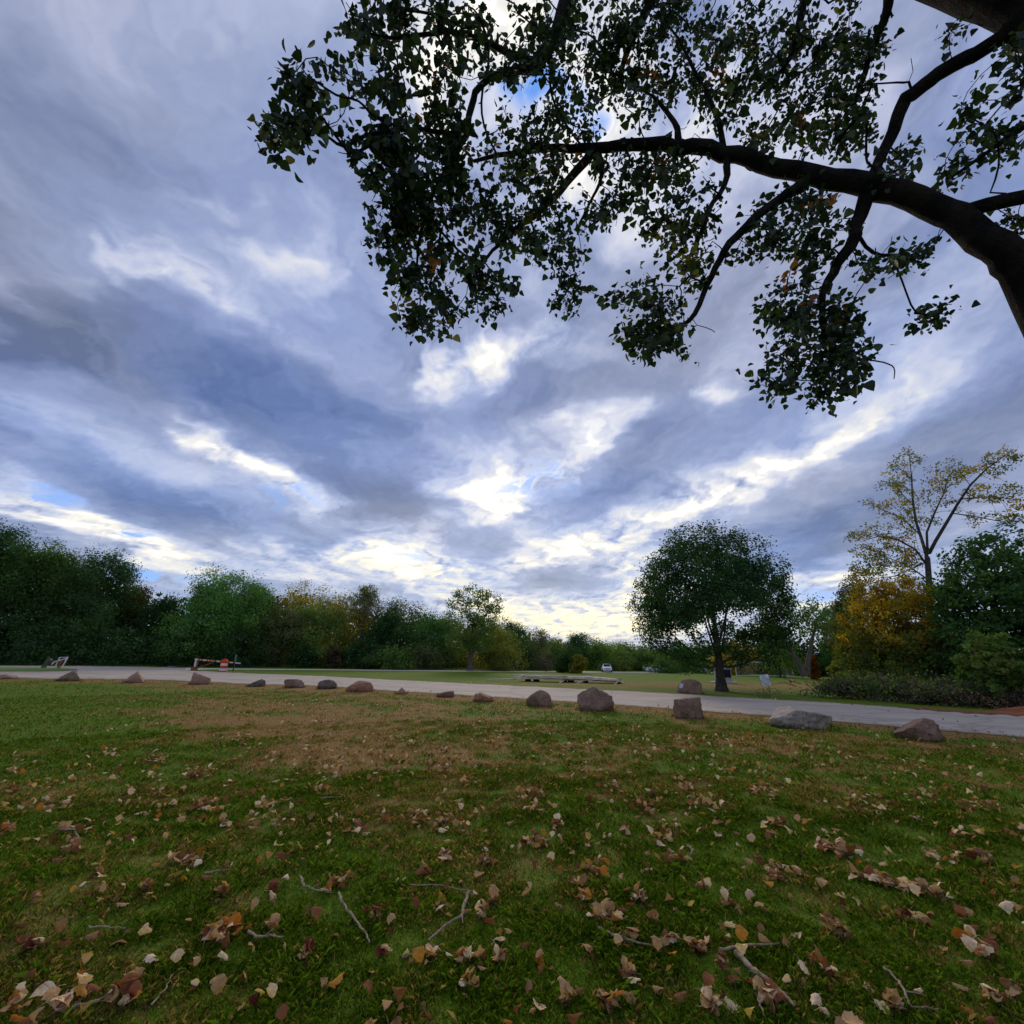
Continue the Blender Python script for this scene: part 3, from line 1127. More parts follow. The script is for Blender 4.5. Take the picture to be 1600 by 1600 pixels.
# the wood beyond the far drive, left to right
TL = 'trees at the edge of the wood'
WOOD = [
    # xt, yt, half, dist, colours, label, options
    (14, 813, 62, 84, {'dark': 3, 'green': 2}, 'tallest dark green tree at the left edge of the wood', dict(n_att=260, per=30)),
    (-60, 805, 70, 86, {'dark': 3, 'green': 1}, 'dark tree at the left margin of the wood, cut by the frame', dict(n_att=200)),
    (88, 848, 55, 88, {'green': 2, 'dark': 2, 'olive': 1}, 'tall green tree second from the left edge of the wood', dict(n_att=240, per=30)),
    (128, 868, 46, 93, {'olive': 2, 'dark': 2}, 'olive-green tree behind the broken wooden gate', dict(n_att=180)),
    (176, 858, 54, 86, {'blue': 2, 'dark': 3}, 'blue-green tree with two pointed tops left of the low gap in the wood', dict(n_att=240, per=30)),
    (222, 908, 36, 92, {'dark': 2, 'brown': 1}, 'lower dark tree with reddish tips at the gap in the wood', dict(n_att=160, top_colors={'brown': 1})),
    (262, 922, 42, 88, {'blue': 2, 'dark': 2}, 'low blue-green tree behind the barrier gate', dict(n_att=180)),
    (338, 884, 62, 78, {'green': 3, 'dark': 1}, 'broad fresh green round-topped tree behind the orange barrel', dict(n_att=300, per=32, tufts=False)),
    (398, 908, 44, 84, {'blue': 1, 'dark': 2}, 'dark tree with rusty tips right of the broad green tree', dict(n_att=200, top_colors={'brown': 2, 'dark': 1})),
    (448, 935, 38, 79, {'grey': 1, 'olive': 2}, 'grey-olive tree with a drooping crown in the left half of the wood', dict(n_att=180)),
    (486, 903, 66, 92, {'yellow': 4, 'gold': 1, 'olive': 1}, 'yellowing open-crowned tree rising above the left half of the wood', dict(n_att=200, per=18, sparse=.9)),
    (500, 935, 44, 78, {'green': 2, 'olive': 2, 'yellow': .6}, 'mid green tree below the yellowing crown', dict(n_att=200)),
    (546, 928, 42, 82, {'olive': 2, 'gold': 1.6, 'yellow': 1}, 'gold-tinged tree left of the pale bare trunk', dict(n_att=180)),
    (577, 908, 27, 80, {'olive': 1, 'grey': 1}, 'slender open tree with a pale trunk standing above the wood', dict(n_att=130, per=16, base_frac=.5, trunk_h=.8, bark=M_BARK_PALE, sparse=.9)),
    (602, 955, 38, 76, {'dark': 2, 'blue': 1}, 'dark low tree beside the slender pale-trunked tree', dict(n_att=150)),
    (632, 928, 44, 84, {'blue': 3, 'dark': 1}, 'hazy blue-green tree in the middle of the wood', dict(n_att=200, top_colors={'brown': 1, 'olive': 1})),
    (668, 952, 42, 82, {'blue': 1, 'green': 1}, 'rounded green tree left of the lone cottonwood', dict(n_att=170)),
    (702, 958, 38, 86, {'olive': 2, 'green': 1}, 'olive tree directly behind the lone cottonwood', dict(n_att=150)),
    (768, 966, 42, 80, {'olive': 2, 'yellow': 2}, 'yellow-olive tree right of the lone cottonwood', dict(n_att=170)),
    (804, 964, 38, 88, {'blue': 2, 'dark': 1}, 'dark blue-green tree behind the square sign', dict(n_att=170)),
    (840, 978, 28, 92, {'olive': 1, 'grey': 1}, 'thin-leaved tree sloping down beside the square sign', dict(n_att=120, per=16)),
    (868, 996, 38, 104, {'green': 1, 'olive': 1, 'brown': .5}, 'rusty green tree above the plank pile', dict(n_att=130)),
    (900, 986, 30, 112, {'dark': 1, 'blue': 1}, 'small pointed tree standing up over the far wood', dict(n_att=130)),
    (936, 994, 38, 112, {'olive': 1, 'green': 1}, 'green tree above the white car', dict(n_att=130)),
    (972, 998, 36, 120, {'blue': 2, 'olive': 1}, 'hazy tree left of the round tree over the far drive', dict(n_att=120)),
    (1010, 1008, 36, 122, {'olive': 1, 'green': 1}, 'hazy tree partly hidden behind the left side of the round tree', dict(n_att=120)),
    (1065, 1000, 40, 116, {'blue': 1, 'green': 1}, 'tree seen under the round crown to the left of its trunk', dict(n_att=120)),
    (1150, 1000, 40, 105, {'yellow': 2, 'gold': 1}, 'yellow-orange tree seen under the round crown right of its trunk', dict(n_att=120)),
    (1205, 968, 34, 92, {'green': 1, 'olive': 1}, 'green tree right behind the soccer goals', dict(n_att=130)),
    (1300, 948, 26, 84, {'blue': 1, 'dark': 1}, 'blue-green tree behind the yellow hedge tree', dict(n_att=140)),
    (1332, 905, 34, 66, {'green': 1, 'brown': 1}, 'green tree with rosy tips left of the tall golden tree', dict(n_att=170, top_colors={'brown': 1, 'green': 1})),
]
TONES = [.95, .8, 1.25, .9, 1.05, .75, .8, 1.65, .8, 1.1, 1.45, 1.35, 1.2, 1.2, .8, 1.1, 1.35, 1.1, 1.5, 1.0, 1.2, 1.3, 1.1, 1.6]
for _i, (xt, yt, hw, ds, colr, lab, opt) in enumerate(WOOD):
    opt = dict(opt)
    opt.setdefault('base_frac', .03)
    opt['per'] = int(opt.get('per', 26) * 2.5)
    opt['n_att'] = int(opt.get('n_att', 150) * 1.15)
    opt['tone'] = TONES[_i] if _i < len(TONES) else 1.35  # far centre trees get lighter leaves in place of distance haze
    tree_px('woodland_tree', lab, xt, yt, hw, ds, colr, 500 + _i, leaf=.33 if ds > 95 else .26, group=TL, **opt)

# bushes along the foot of the wood
BUSH = [
    (628, 1003, 38, 70, {'green': 2, 'olive': 1}, 'big rounded green shrub in front of the wood beside the far drive'),
    (524, 1010, 16, 74, {'brown': 1}, 'rusty brown shrub at the foot of the wood'),
    (475, 1006, 26, 75, {'dark': 1}, 'dark shrub left of the rusty brown one'),
    (560, 1003, 24, 74, {'dark': 2, 'blue': 1}, 'dark shrub right of the rusty brown one'),
    (580, 1018, 16, 73, {'grey': 1, 'dark': 1}, 'small greyish shrub below the pale trunk'),
    (668, 1000, 30, 76, {'olive': 1, 'grey': 1}, 'greyish olive shrub right of the big rounded one'),
    (775, 1006, 24, 74, {'yellow': 1, 'olive': 2}, 'yellow-green shrub just right of the lone cottonwood trunk'),
    (880, 1014, 17, 76, {'dark': 3}, 'compact dark evergreen shrub beside the small yellow tree'),
    (903, 1023, 13, 75, {'yellow': 3}, 'small bright yellow tree behind the far road sign'),
    (1312, 1030, 17, 60, {'yellow': 1, 'olive': 2}, 'yellow-green bush right of the leaning twin trunks'),
    (1266, 1024, 11, 86, {'orange': 1}, 'bright orange bush between the leaning twin trunks'),
    (1345, 1000, 26, 54, {'olive': 2, 'green': 1}, 'olive bush left of the yellow hedge tree'),
    (210, 975, 50, 80, {'dark': 2, 'blue': 1}, 'dark undergrowth shrub below the gap in the wood'),
    (300, 985, 44, 76, {'dark': 1}, 'dark undergrowth shrub left of the broad green tree'),
    (60, 960, 60, 80, {'dark': 1}, 'dark undergrowth shrub behind the broken wooden post'),
    (140, 965, 50, 80, {'dark': 2, 'green': 1}, 'dark undergrowth shrub under the olive tree at the left'),
    (390, 975, 44, 76, {'dark': 1}, 'dark undergrowth shrub right of the broad green tree'),
    (845, 1014, 24, 96, {'grey': 1, 'dark': 1}, 'greyish bush below the thin-leaved tree'),
    (965, 1028, 16, 108, {'olive': 1}, 'low olive bush right of the white car'),
    (1035, 1022, 24, 104, {'green': 1, 'dark': 1}, 'bush under the left side of the round tree'),
    (820, 1012, 20, 90, {'dark': 1, 'blue': 1}, 'dark bush right behind the square sign'),
]
for _i, (xt, yt, hw, ds, colr, lab) in enumerate(BUSH):
    tree_px('shrub', lab, xt, yt, hw, ds, colr, 700 + _i, base_frac=.0, n_att=90, per=24, leaf=.32, trunk_h=.35, trunk_r=.06,
            group='shrubs along the wood', cat='shrub', tufts=False)

# depth of the wood behind its first trees
def build_wood():
    rng = np.random.default_rng(9)
    xs = np.array([-300, 0, 60, 130, 200, 260, 330, 400, 480, 560, 640, 720, 800, 870, 960, 1100, 1300, 1500])
    yt = np.array([860, 862, 875, 900, 935, 945, 925, 935, 945, 962, 968, 978, 995, 1012, 1018, 1018, 1000, 990])
    ds = np.array([98, 98, 98, 98, 100, 98, 94, 94, 100, 98, 98, 98, 102, 122, 134, 134, 110, 100])
    cents, cols = [], []
    for _ in range(4600):
        x = rng.uniform(-300, 1500)
        d = np.interp(x, xs, ds) + rng.uniform(-4, 8)
        f = by_dist(x, 1000, d)
        H = height_at(x, np.interp(x, xs, yt) + rng.normal(0, 6), d, f[2])
        z = H * rng.uniform(0, 1) ** .8 if rng.random() < .68 else rng.uniform(0, 3.2)
        k = 16
        c = np.array((f[0], f[1], f[2] + z)) + rng.normal(size=(k, 3)) * np.array((1.0, 1.0, .7))
        c[:, 2] = np.maximum(c[:, 2], f[2] + .2)
        cents.append(c)
        base = palette({'dark': 1}, 1, rng)[0] * .7  # dark leaf colour scaled down to paint the shade between the crowns
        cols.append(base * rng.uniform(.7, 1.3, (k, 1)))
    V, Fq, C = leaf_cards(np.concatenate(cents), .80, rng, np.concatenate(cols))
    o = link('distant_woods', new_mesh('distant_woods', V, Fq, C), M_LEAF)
    tag(o, 'interior of the wood behind its front trees, shade painted into the leaf colour', 'woods', kind='stuff')


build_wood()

# the lone cottonwood with a pale trunk at the edge of the drive
def lone_tree():
    ds = 71.0
    f = by_dist(737, 1040, ds)
    H = height_at(737, 913, ds, f[2])
    s = ds / F * 1.02
    q = lambda x, y, rx, ry, dy=0: (((x - 737) * s, dy, height_at(737, y, ds, f[2])), (rx * s, rx * s, ry * s))
    lobes = [q(735, 935, 26, 16), q(716, 945, 20, 14, 1), q(765, 945, 18, 18, -1), q(745, 960, 26, 16), q(728, 985, 26, 22), q(745, 1000, 24, 18, 1), q(720, 1010, 18, 14), q(705, 938, 12, 10), q(740, 988, 30, 20, -2.2), q(722, 1002, 24, 14, -2.0), q(755, 985, 22, 20, -1.5), q(748, 1012, 18, 10, -2.0), q(712, 962, 16, 14, 0),
             q(772, 962, 10, 14)]
    make_tree('lone_cottonwood_tree', 'lone tall cottonwood with an open top and pale bare trunk beside the far drive', f, H, 4.4, {'green': 1, 'olive': 2, 'dark': 1}, 61,
              n_att=380, per=26, leaf=.28, lobes=lobes, trunk_r=.42, bark=M_BARK_MID, tone=1.15, trunk_h=.5, base_frac=.25)


lone_tree()


def bare_tree():
    f = by_dist(853, 1045, 82)
    H = height_at(853, 1027, 82, f[2])
    make_tree('bare_ornamental_tree', 'small leafless grey-brown tree with a round twiggy crown by the far drive', f, H, 3.6, {'grey': 2, 'brown': 1}, 63,
              n_att=140, per=16, leaf=.14, trunk_r=.13, base_frac=.35, trunk_h=.45, spread=.5, min_r=0.0, tufts=False)


bare_tree()


def twin_trunk_tree():
    ds = 78.0
    f = by_dist(1258, 1050, ds)
    s = ds / F * 1.15
    rng = np.random.default_rng(5)
    pr = random.Random(5)
    hz = lambda y: height_at(1258, y, ds, f[2])
    L1 = [((x - 1258) * s, 0, hz(y)) for x, y in ((1257, 1056), (1252, 1035), (1246, 1015), (1238, 995), (1232, 975))]
    L2 = [((x - 1258) * s, .2, hz(y)) for x, y in ((1260, 1056), (1264, 1035), (1270, 1012), (1276, 990), (1284, 965))]
    q = lambda x, y, rx, ry: (((x - 1258) * s, 0, hz(y)), (rx * s, rx * s, ry * s))
    lobes = [q(1235, 965, 22, 20), q(1258, 950, 26, 16), q(1285, 965, 24, 18), q(1225, 990, 18, 16), q(1295, 985, 16, 16), q(1262, 975, 24, 14), q(1215, 1010, 12, 14)]
    att = crown_points(rng, 170, lobes)
    P, par, tips, given = grow([{'pts': L1, 'rad': [.5, .36, .28, .2, .12], 'bare': 2}, {'pts': L2, 'rad': [.45, .33, .26, .18, .1]}], att, pr, .2, 1.0)
    r = radii(par, given, .02)
    root = thing('twin_trunk_tree', 'tree with two leaning grey trunks forming a V behind the soccer goals', 'tree', tuple(f))
    Vt, Ft = skeleton_mesh(P, par, r, (3, 5, 8))
    link('trunk', new_mesh('trunk', Vt, Ft, smooth=True), M_BARK_MID, root)
    T = P[tips]
    ids = np.repeat(np.arange(len(T)), 20)
    cols = palette({'green': 1, 'olive': 1, 'blue': 1}, len(T), rng)[ids] * rng.uniform(.7, 1.3, (len(ids), 1))
    V, Fq, C = leaf_cards(T[ids] + rng.normal(size=(len(ids), 3)) * .55, .34, rng, cols)
    link('crown', new_mesh('crown', V, Fq, C), M_LEAF, root)


twin_trunk_tree()


# the round maple beyond the road
def maple():
    f = ground(1128, 1080)
    ds = float(np.hypot(f[0], f[1]))
    rng = np.random.default_rng(77)
    pr = random.Random(77)
    sx = ds / F * 1.045
    hz = lambda y: height_at(1120, y, ds, f[2])
    X = lambda x, y: (x - 1128 + (1080 - y) * .11) * sx
    # a full dome with a low skirt
    cx, cz = X(1113, 945), hz(945)
    rx, rzu, rzd = 103 * sx, hz(822) - hz(945), hz(945) - hz(1050)
    att = []
    while len(att) < 1900:
        u = rng.normal(size=3)
        u /= np.linalg.norm(u)
        k = rng.uniform(.22, 1) ** (1 / 2.4)
        ang = math.atan2(u[1], u[0])
        lump = 1 + .055 * math.sin(3 * ang + 4 * u[2]) + .05 * math.sin(7 * ang + 9 * u[2] + 1) + rng.normal(0, .025)
        q = np.array((u[0] * rx, u[1] * rx, u[2] * (rzu if u[2] > 0 else rzd))) * k * lump
        q[:2] *= 1 - .14 * max(0.0, u[2]) ** 2
        # under the dome only the outer skirt hangs low
        if q[2] < -.30 * rzd and np.hypot(q[0], q[1]) < rx * (.30 + .25 * rng.random()):
            continue
        if q[2] < 0:
            q[:2] *= 1.0 + .05 * (-q[2] / rzd)
        att.append(q + np.array((cx, 0, cz)))
    att = np.array(att)
    # the thin places low in the middle, where the sky shows through
    hole = [(X(1115, 985), 0, hz(985), 2.1, 1.0), (X(1165, 960), 0, hz(960), 1.2, .8), (X(1080, 1000), 0, hz(1000), 1.2, .5)]
    keep = np.ones(len(att), bool)
    for (hx, hy, hzv, a, b) in hole:
        keep &= ~((((att[:, 0] - hx) / a) ** 2 + ((att[:, 2] - hzv) / b) ** 2 < 1) & (rng.random(len(att)) < .86))
    att = att[keep]
    th = hz(930)
    pts = [(0, 0, -.2), (0, 0, .25), (.01, 0, .8), (.03, 0, 1.5), (.03, 0, 2.3), (.06, .03, 3.2), (.08, .05, th * .75), (.1, 0, th)]
    rad = [.52, .34, .26, .23, .21, .17, .12, .07]
    limbs = [{'pts': pts, 'rad': rad, 'bare': 3}]
    for (y0, x1, y1, dy) in ((1040, 1060, 985, .3), (1035, 1180, 985, -.3), (1028, 1085, 950, -1.0), (1030, 1150, 945, 1.0), (1015, 1100, 900, .5), (1015, 1135, 890, -.5), (1045, 1040, 1010, .2), (1043, 1195, 1010, .1)):
        a = np.array((.03, 0, hz(y0)))
        b = np.array((X(x1, y1), dy * 1.6, hz(y1)))
        m = [a + (b - a) * t + np.array((0, 0, -.35 * math.sin(math.pi * t))) for t in (.15, .4, .7, 1.0)]
        limbs.append({'pts': m, 'rad': [.075, .06, .045, .03], 'attach': a})
    P, par, tips, given = grow(limbs, att, pr, .25, .35, .10)
    r = radii(par, given, .006)
    root = thing('maple_tree', 'round-crowned dark green maple standing alone beyond the road', 'tree', tuple(f))
    Vt, Ft = skeleton_mesh(P, par, r, (4, 5, 10))
    link('trunk', new_mesh('trunk', Vt, Ft, smooth=True), M_BARK, root)
    T = P[tips]
    cc = palette({'dark': 3, 'blue': 3, 'green': .6}, len(T), rng) * .82
    cnt = rng.integers(28, 52, len(T))
    ids = np.repeat(np.arange(len(T)), cnt)
    cent = T[ids] + rng.normal(size=(len(ids), 3)) * np.array((.21, .21, .17))
    V, Fq, C = leaf_cards(cent, .135, rng, cc[ids] * rng.uniform(.72, 1.25, (len(ids), 1)), aspect=.75, out=cent - np.array((cx, 0, cz - .6)))
    link('crown', new_mesh('crown', V, Fq, C), M_LEAF, root)


maple()


# the golden tree behind the hedge at the right
def golden_tree():
    ds = 40.0
    f = by_dist(1452, 1080, ds)
    depth = (f - CAM) @ FWD
    rng = np.random.default_rng(31)
    pr = random.Random(31)
    dvar = {}

    def pt(x, y, k=0.0):
        d = ray(x, y)
        h = np.hypot(d[0], d[1])
        # keep every limb near the trunk's own distance, spread in depth by k
        return CAM + d / h * (ds + k) - f
    L = [
        dict(p=[(1456, 1088), (1455, 1000), (1453, 940), (1451, 900), (1449, 872)], k=[0, 0, 0, 0, 0], r=[.34, .26, .24, .22, .2]),
        dict(p=[(1447, 866), (1440, 842), (1431, 815), (1426, 780), (1424, 742), (1420, 706)], k=[0, .2, .5, .8, 1, 1.2], r=[.13, .12, .10, .08, .06, .03]),
        dict(p=[(1452, 864), (1462, 845), (1480, 815), (1496, 788), (1516, 758), (1541, 733), (1570, 712)], k=[0, -.3, -.6, -.9, -1.2, -1.5, -1.8], r=[.15, .135, .12, .10, .08, .055, .03]),
        dict(p=[(1449, 856), (1448, 832), (1460, 802), (1474, 772), (1482, 745)], k=[0, .4, .9, 1.4, 1.8], r=[.10, .09, .075, .055, .03]),
        dict(p=[(1446, 880), (1430, 858), (1402, 843), (1372, 838), (1345, 846)], k=[0, -.5, -1, -1.5, -2], r=[.10, .085, .065, .045, .02]),
        dict(p=[(1490, 802), (1528, 808), (1560, 814), (1592, 802)], k=[-.8, -1.2, -1.5, -2], r=[.06, .05, .04, .02]),
        dict(p=[(1502, 780), (1540, 776), (1590, 780)], k=[-1, -.5, 0], r=[.06, .045, .02]),
        dict(p=[(1428, 792), (1408, 770), (1380, 752)], k=[.8, 1.0, 1.3], r=[.055, .04, .02]),
        dict(p=[(1424, 748), (1406, 732), (1388, 722)], k=[1, 1.4, 1.8], r=[.04, .03, .015]),
        dict(p=[(1438, 836), (1408, 808), (1372, 794), (1358, 786)], k=[.3, .9, 1.5, 2], r=[.06, .05, .035, .02]),
        dict(p=[(1449, 905), (1420, 885), (1385, 870), (1350, 868)], k=[0, .8, 1.6, 2.4], r=[.07, .055, .04, .02]),
        dict(p=[(1440, 880), (1400, 900), (1360, 905)], k=[0, -1, -2], r=[.05, .04, .02]),
    ]
    limbs = []
    for i, l in enumerate(L):
        pp = [pt(x, y, k) for (x, y), k in zip(l['p'], l['k'])]
        dct = {'pts': pp, 'rad': [k * .72 for k in l['r']]}
        if i == 0:
            dct['bare'] = 4
        else:
            dct['attach'] = pp[0]
        limbs.append(dct)
    masses = [(1422, 715, 20, 16, 10), (1400, 735, 22, 14, 10), (1425, 760, 26, 20, 12), (1385, 755, 22, 12, 10), (1440, 775, 40, 22, 18), (1375, 795, 34, 14, 14), (1430, 810, 30, 22, 12),
              (1475, 745, 28, 20, 16), (1500, 735, 36, 18, 16), (1545, 728, 36, 18, 16), (1575, 712, 24, 14, 10), (1560, 770, 40, 16, 16), (1585, 782, 26, 14, 10), (1545, 810, 46, 14, 16), (1590, 805, 20, 18, 8),
              (1365, 840, 40, 24, 40), (1400, 860, 36, 26, 36), (1355, 880, 34, 26, 40), (1395, 895, 44, 22, 36), (1345, 905, 22, 18, 20), (1425, 880, 22, 16, 14), (1470, 800, 26, 22, 8), (1515, 780, 26, 14, 8), (1410, 820, 30, 14, 12)]
    att = []
    for (cx, cy, rx, ry, n) in masses:
        for _ in range(n):
            a = rng.uniform(0, 6.28)
            k = math.sqrt(rng.uniform(0, 1))
            att.append(pt(cx + rx * k * math.cos(a), cy + ry * k * math.sin(a), rng.uniform(-2.2, 2.2)))
    P, par, tips, given = grow(limbs, np.array(att), pr, .2, .5, .08, .05)
    r = radii(par, given, .007)
    root = thing('golden_tree', 'tall open golden-leaved tree with a forked bare trunk above the hedge', 'tree', tuple(f))
    Vt, Ft = skeleton_mesh(P, par, r, (4, 5, 8))
    link('trunk', new_mesh('trunk', Vt, Ft, smooth=True), M_BARK, root)
    T = P[tips]
    cc = palette({'yellow': 3, 'olive': 1.6, 'gold': 1.0}, len(T), rng)
    cnt = rng.integers(14, 28, len(T))
    ids = np.repeat(np.arange(len(T)), cnt)
    cent = T[ids] + np.clip(rng.normal(size=(len(ids), 3)), -1.6, 1.6) * np.array((.20, .20, .14))
    V, Fq, C = leaf_cards(cent, .17, rng, cc[ids] * rng.uniform(.7, 1.25, (len(ids), 1)), aspect=.5)
    link('crown', new_mesh('crown', V, Fq, C), M_LEAF, root)


golden_tree()


def lump_tree(name, label, foot_px, dist, parts, colors, seed, n_att, per, leaf, spread, top=None, cat='tree', trunk_r=.16, bark=None, top_from=.55):
    f = by_dist(foot_px[0], foot_px[1], dist)
    hyp = np.hypot(*(ray(*foot_px)[:2]))
    s = dist / hyp
    th = math.atan2(f[0], f[1])
    lobes = []
    for (x, y, rx, ry, dy) in parts:
        w = CAM + ray(x, y) / np.hypot(*(ray(x, y)[:2])) * (dist + dy) - f
        lobes.append((tuple(w), (rx * s * 1.12, rx * s * 1.12, ry * s * 1.02)))
    H = max(c[2] + r[2] for c, r in lobes)
    wid = max(r[0] for _, r in lobes) * 2
    return make_tree(name, label, f, H, wid, colors, seed, n_att=n_att, per=per, leaf=leaf, lobes=lobes, trunk_r=trunk_r, trunk_h=.5, base_frac=.0, spread=spread,
                     top_colors=top, cat=cat, bark=bark, min_r=.006, top_from=top_from)


lump_tree('hedge_tree', 'rounded hedge tree with yellow-orange leaves on top and olive leaves below', (1395, 1085), 35,
          [(1385, 945, 52, 40, 0), (1420, 935, 46, 34, 1), (1360, 985, 46, 44, 0), (1410, 990, 56, 48, -.5), (1350, 1035, 36, 40, 0), (1400, 1045, 56, 36, 0), (1445, 960, 40, 42, 1.5), (1330, 1000, 22, 30, 0), (1450, 1020, 44, 44, 0)],
          {'olive': 3, 'green': 1.0, 'yellow': .8}, 41, 760, 34, .16, .28, top={'gold': 3, 'yellow': 2}, top_from=.28)
lump_tree('hedge_tree', 'large dark green tree at the right edge rising above the brush', (1550, 1085), 33,
          [(1540, 880, 48, 44, 0), (1580, 870, 60, 48, .5), (1510, 920, 46, 46, 0), (1560, 940, 76, 66, 0), (1620, 930, 70, 80, 0), (1500, 985, 48, 50, .5), (1560, 1010, 76, 54, 0), (1640, 1010, 70, 60, 0), (1495, 1045, 46, 36, .5), (1570, 1055, 70, 34, .6), (1690, 940, 80, 90, 0), (1475, 940, 26, 30, 0)],
          {'green': 3, 'dark': 2}, 43, 900, 30, .20, .26)
lump_tree('shrub', 'light green shrub in front of the large dark tree at the right edge', (1555, 1090), 28,
          [(1540, 1000, 24, 18, 0), (1530, 1030, 34, 24, 0), (1570, 1045, 40, 26, 0), (1525, 1060, 26, 20, 0), (1600, 1040, 34, 30, 0), (1550, 1075, 34, 14, 0), (1512, 1078, 20, 12, 0)],
          {'green': 3, 'olive': 2}, 47, 260, 20, .17, .24, cat='shrub', trunk_r=.07)


# ------------------------------------------------------------------ the big cottonwood whose limbs hang over the lawn
def leaf_outline(n_side=1):
    """one deltoid cottonwood leaf, 1 unit long, folded along the midrib: verts, quads"""
    V = np.array([(0, 0, 0), (-.36, .06, .05), (-.46, .30, .07), (0, .34, -.02), (-.27, .66, .05), (0, .70, -.03), (0, 1.0, -.10),
                  (.36, .06, .05), (.46, .30, .07), (.27, .66, .05)], float)
    Fq = np.array([(0, 3, 2, 1), (3, 5, 4, 2), (0, 7, 8, 3), (3, 8, 9, 5)])
    Ft = np.array([(5, 6, 4), (5, 9, 6)])
    return V, Fq, Ft


def place_leaves(origin, along, normal, size):
    """verts of many leaves at once"""
    LV, Fq, Ft = leaf_outline()
    n = len(origin)
    x = np.cross(along, normal)
    V = (origin[:, None] + (LV[None, :, 0:1] * x[:, None] + LV[None, :, 1:2] * along[:, None] + LV[None, :, 2:3] * normal[:, None]) * size[:, None, None])
    o = (np.arange(n) * len(LV))[:, None, None]
    return V.reshape(-1, 3), (Fq[None] + o).reshape(-1, 4), (Ft[None] + o).reshape(-1, 3), len(LV)


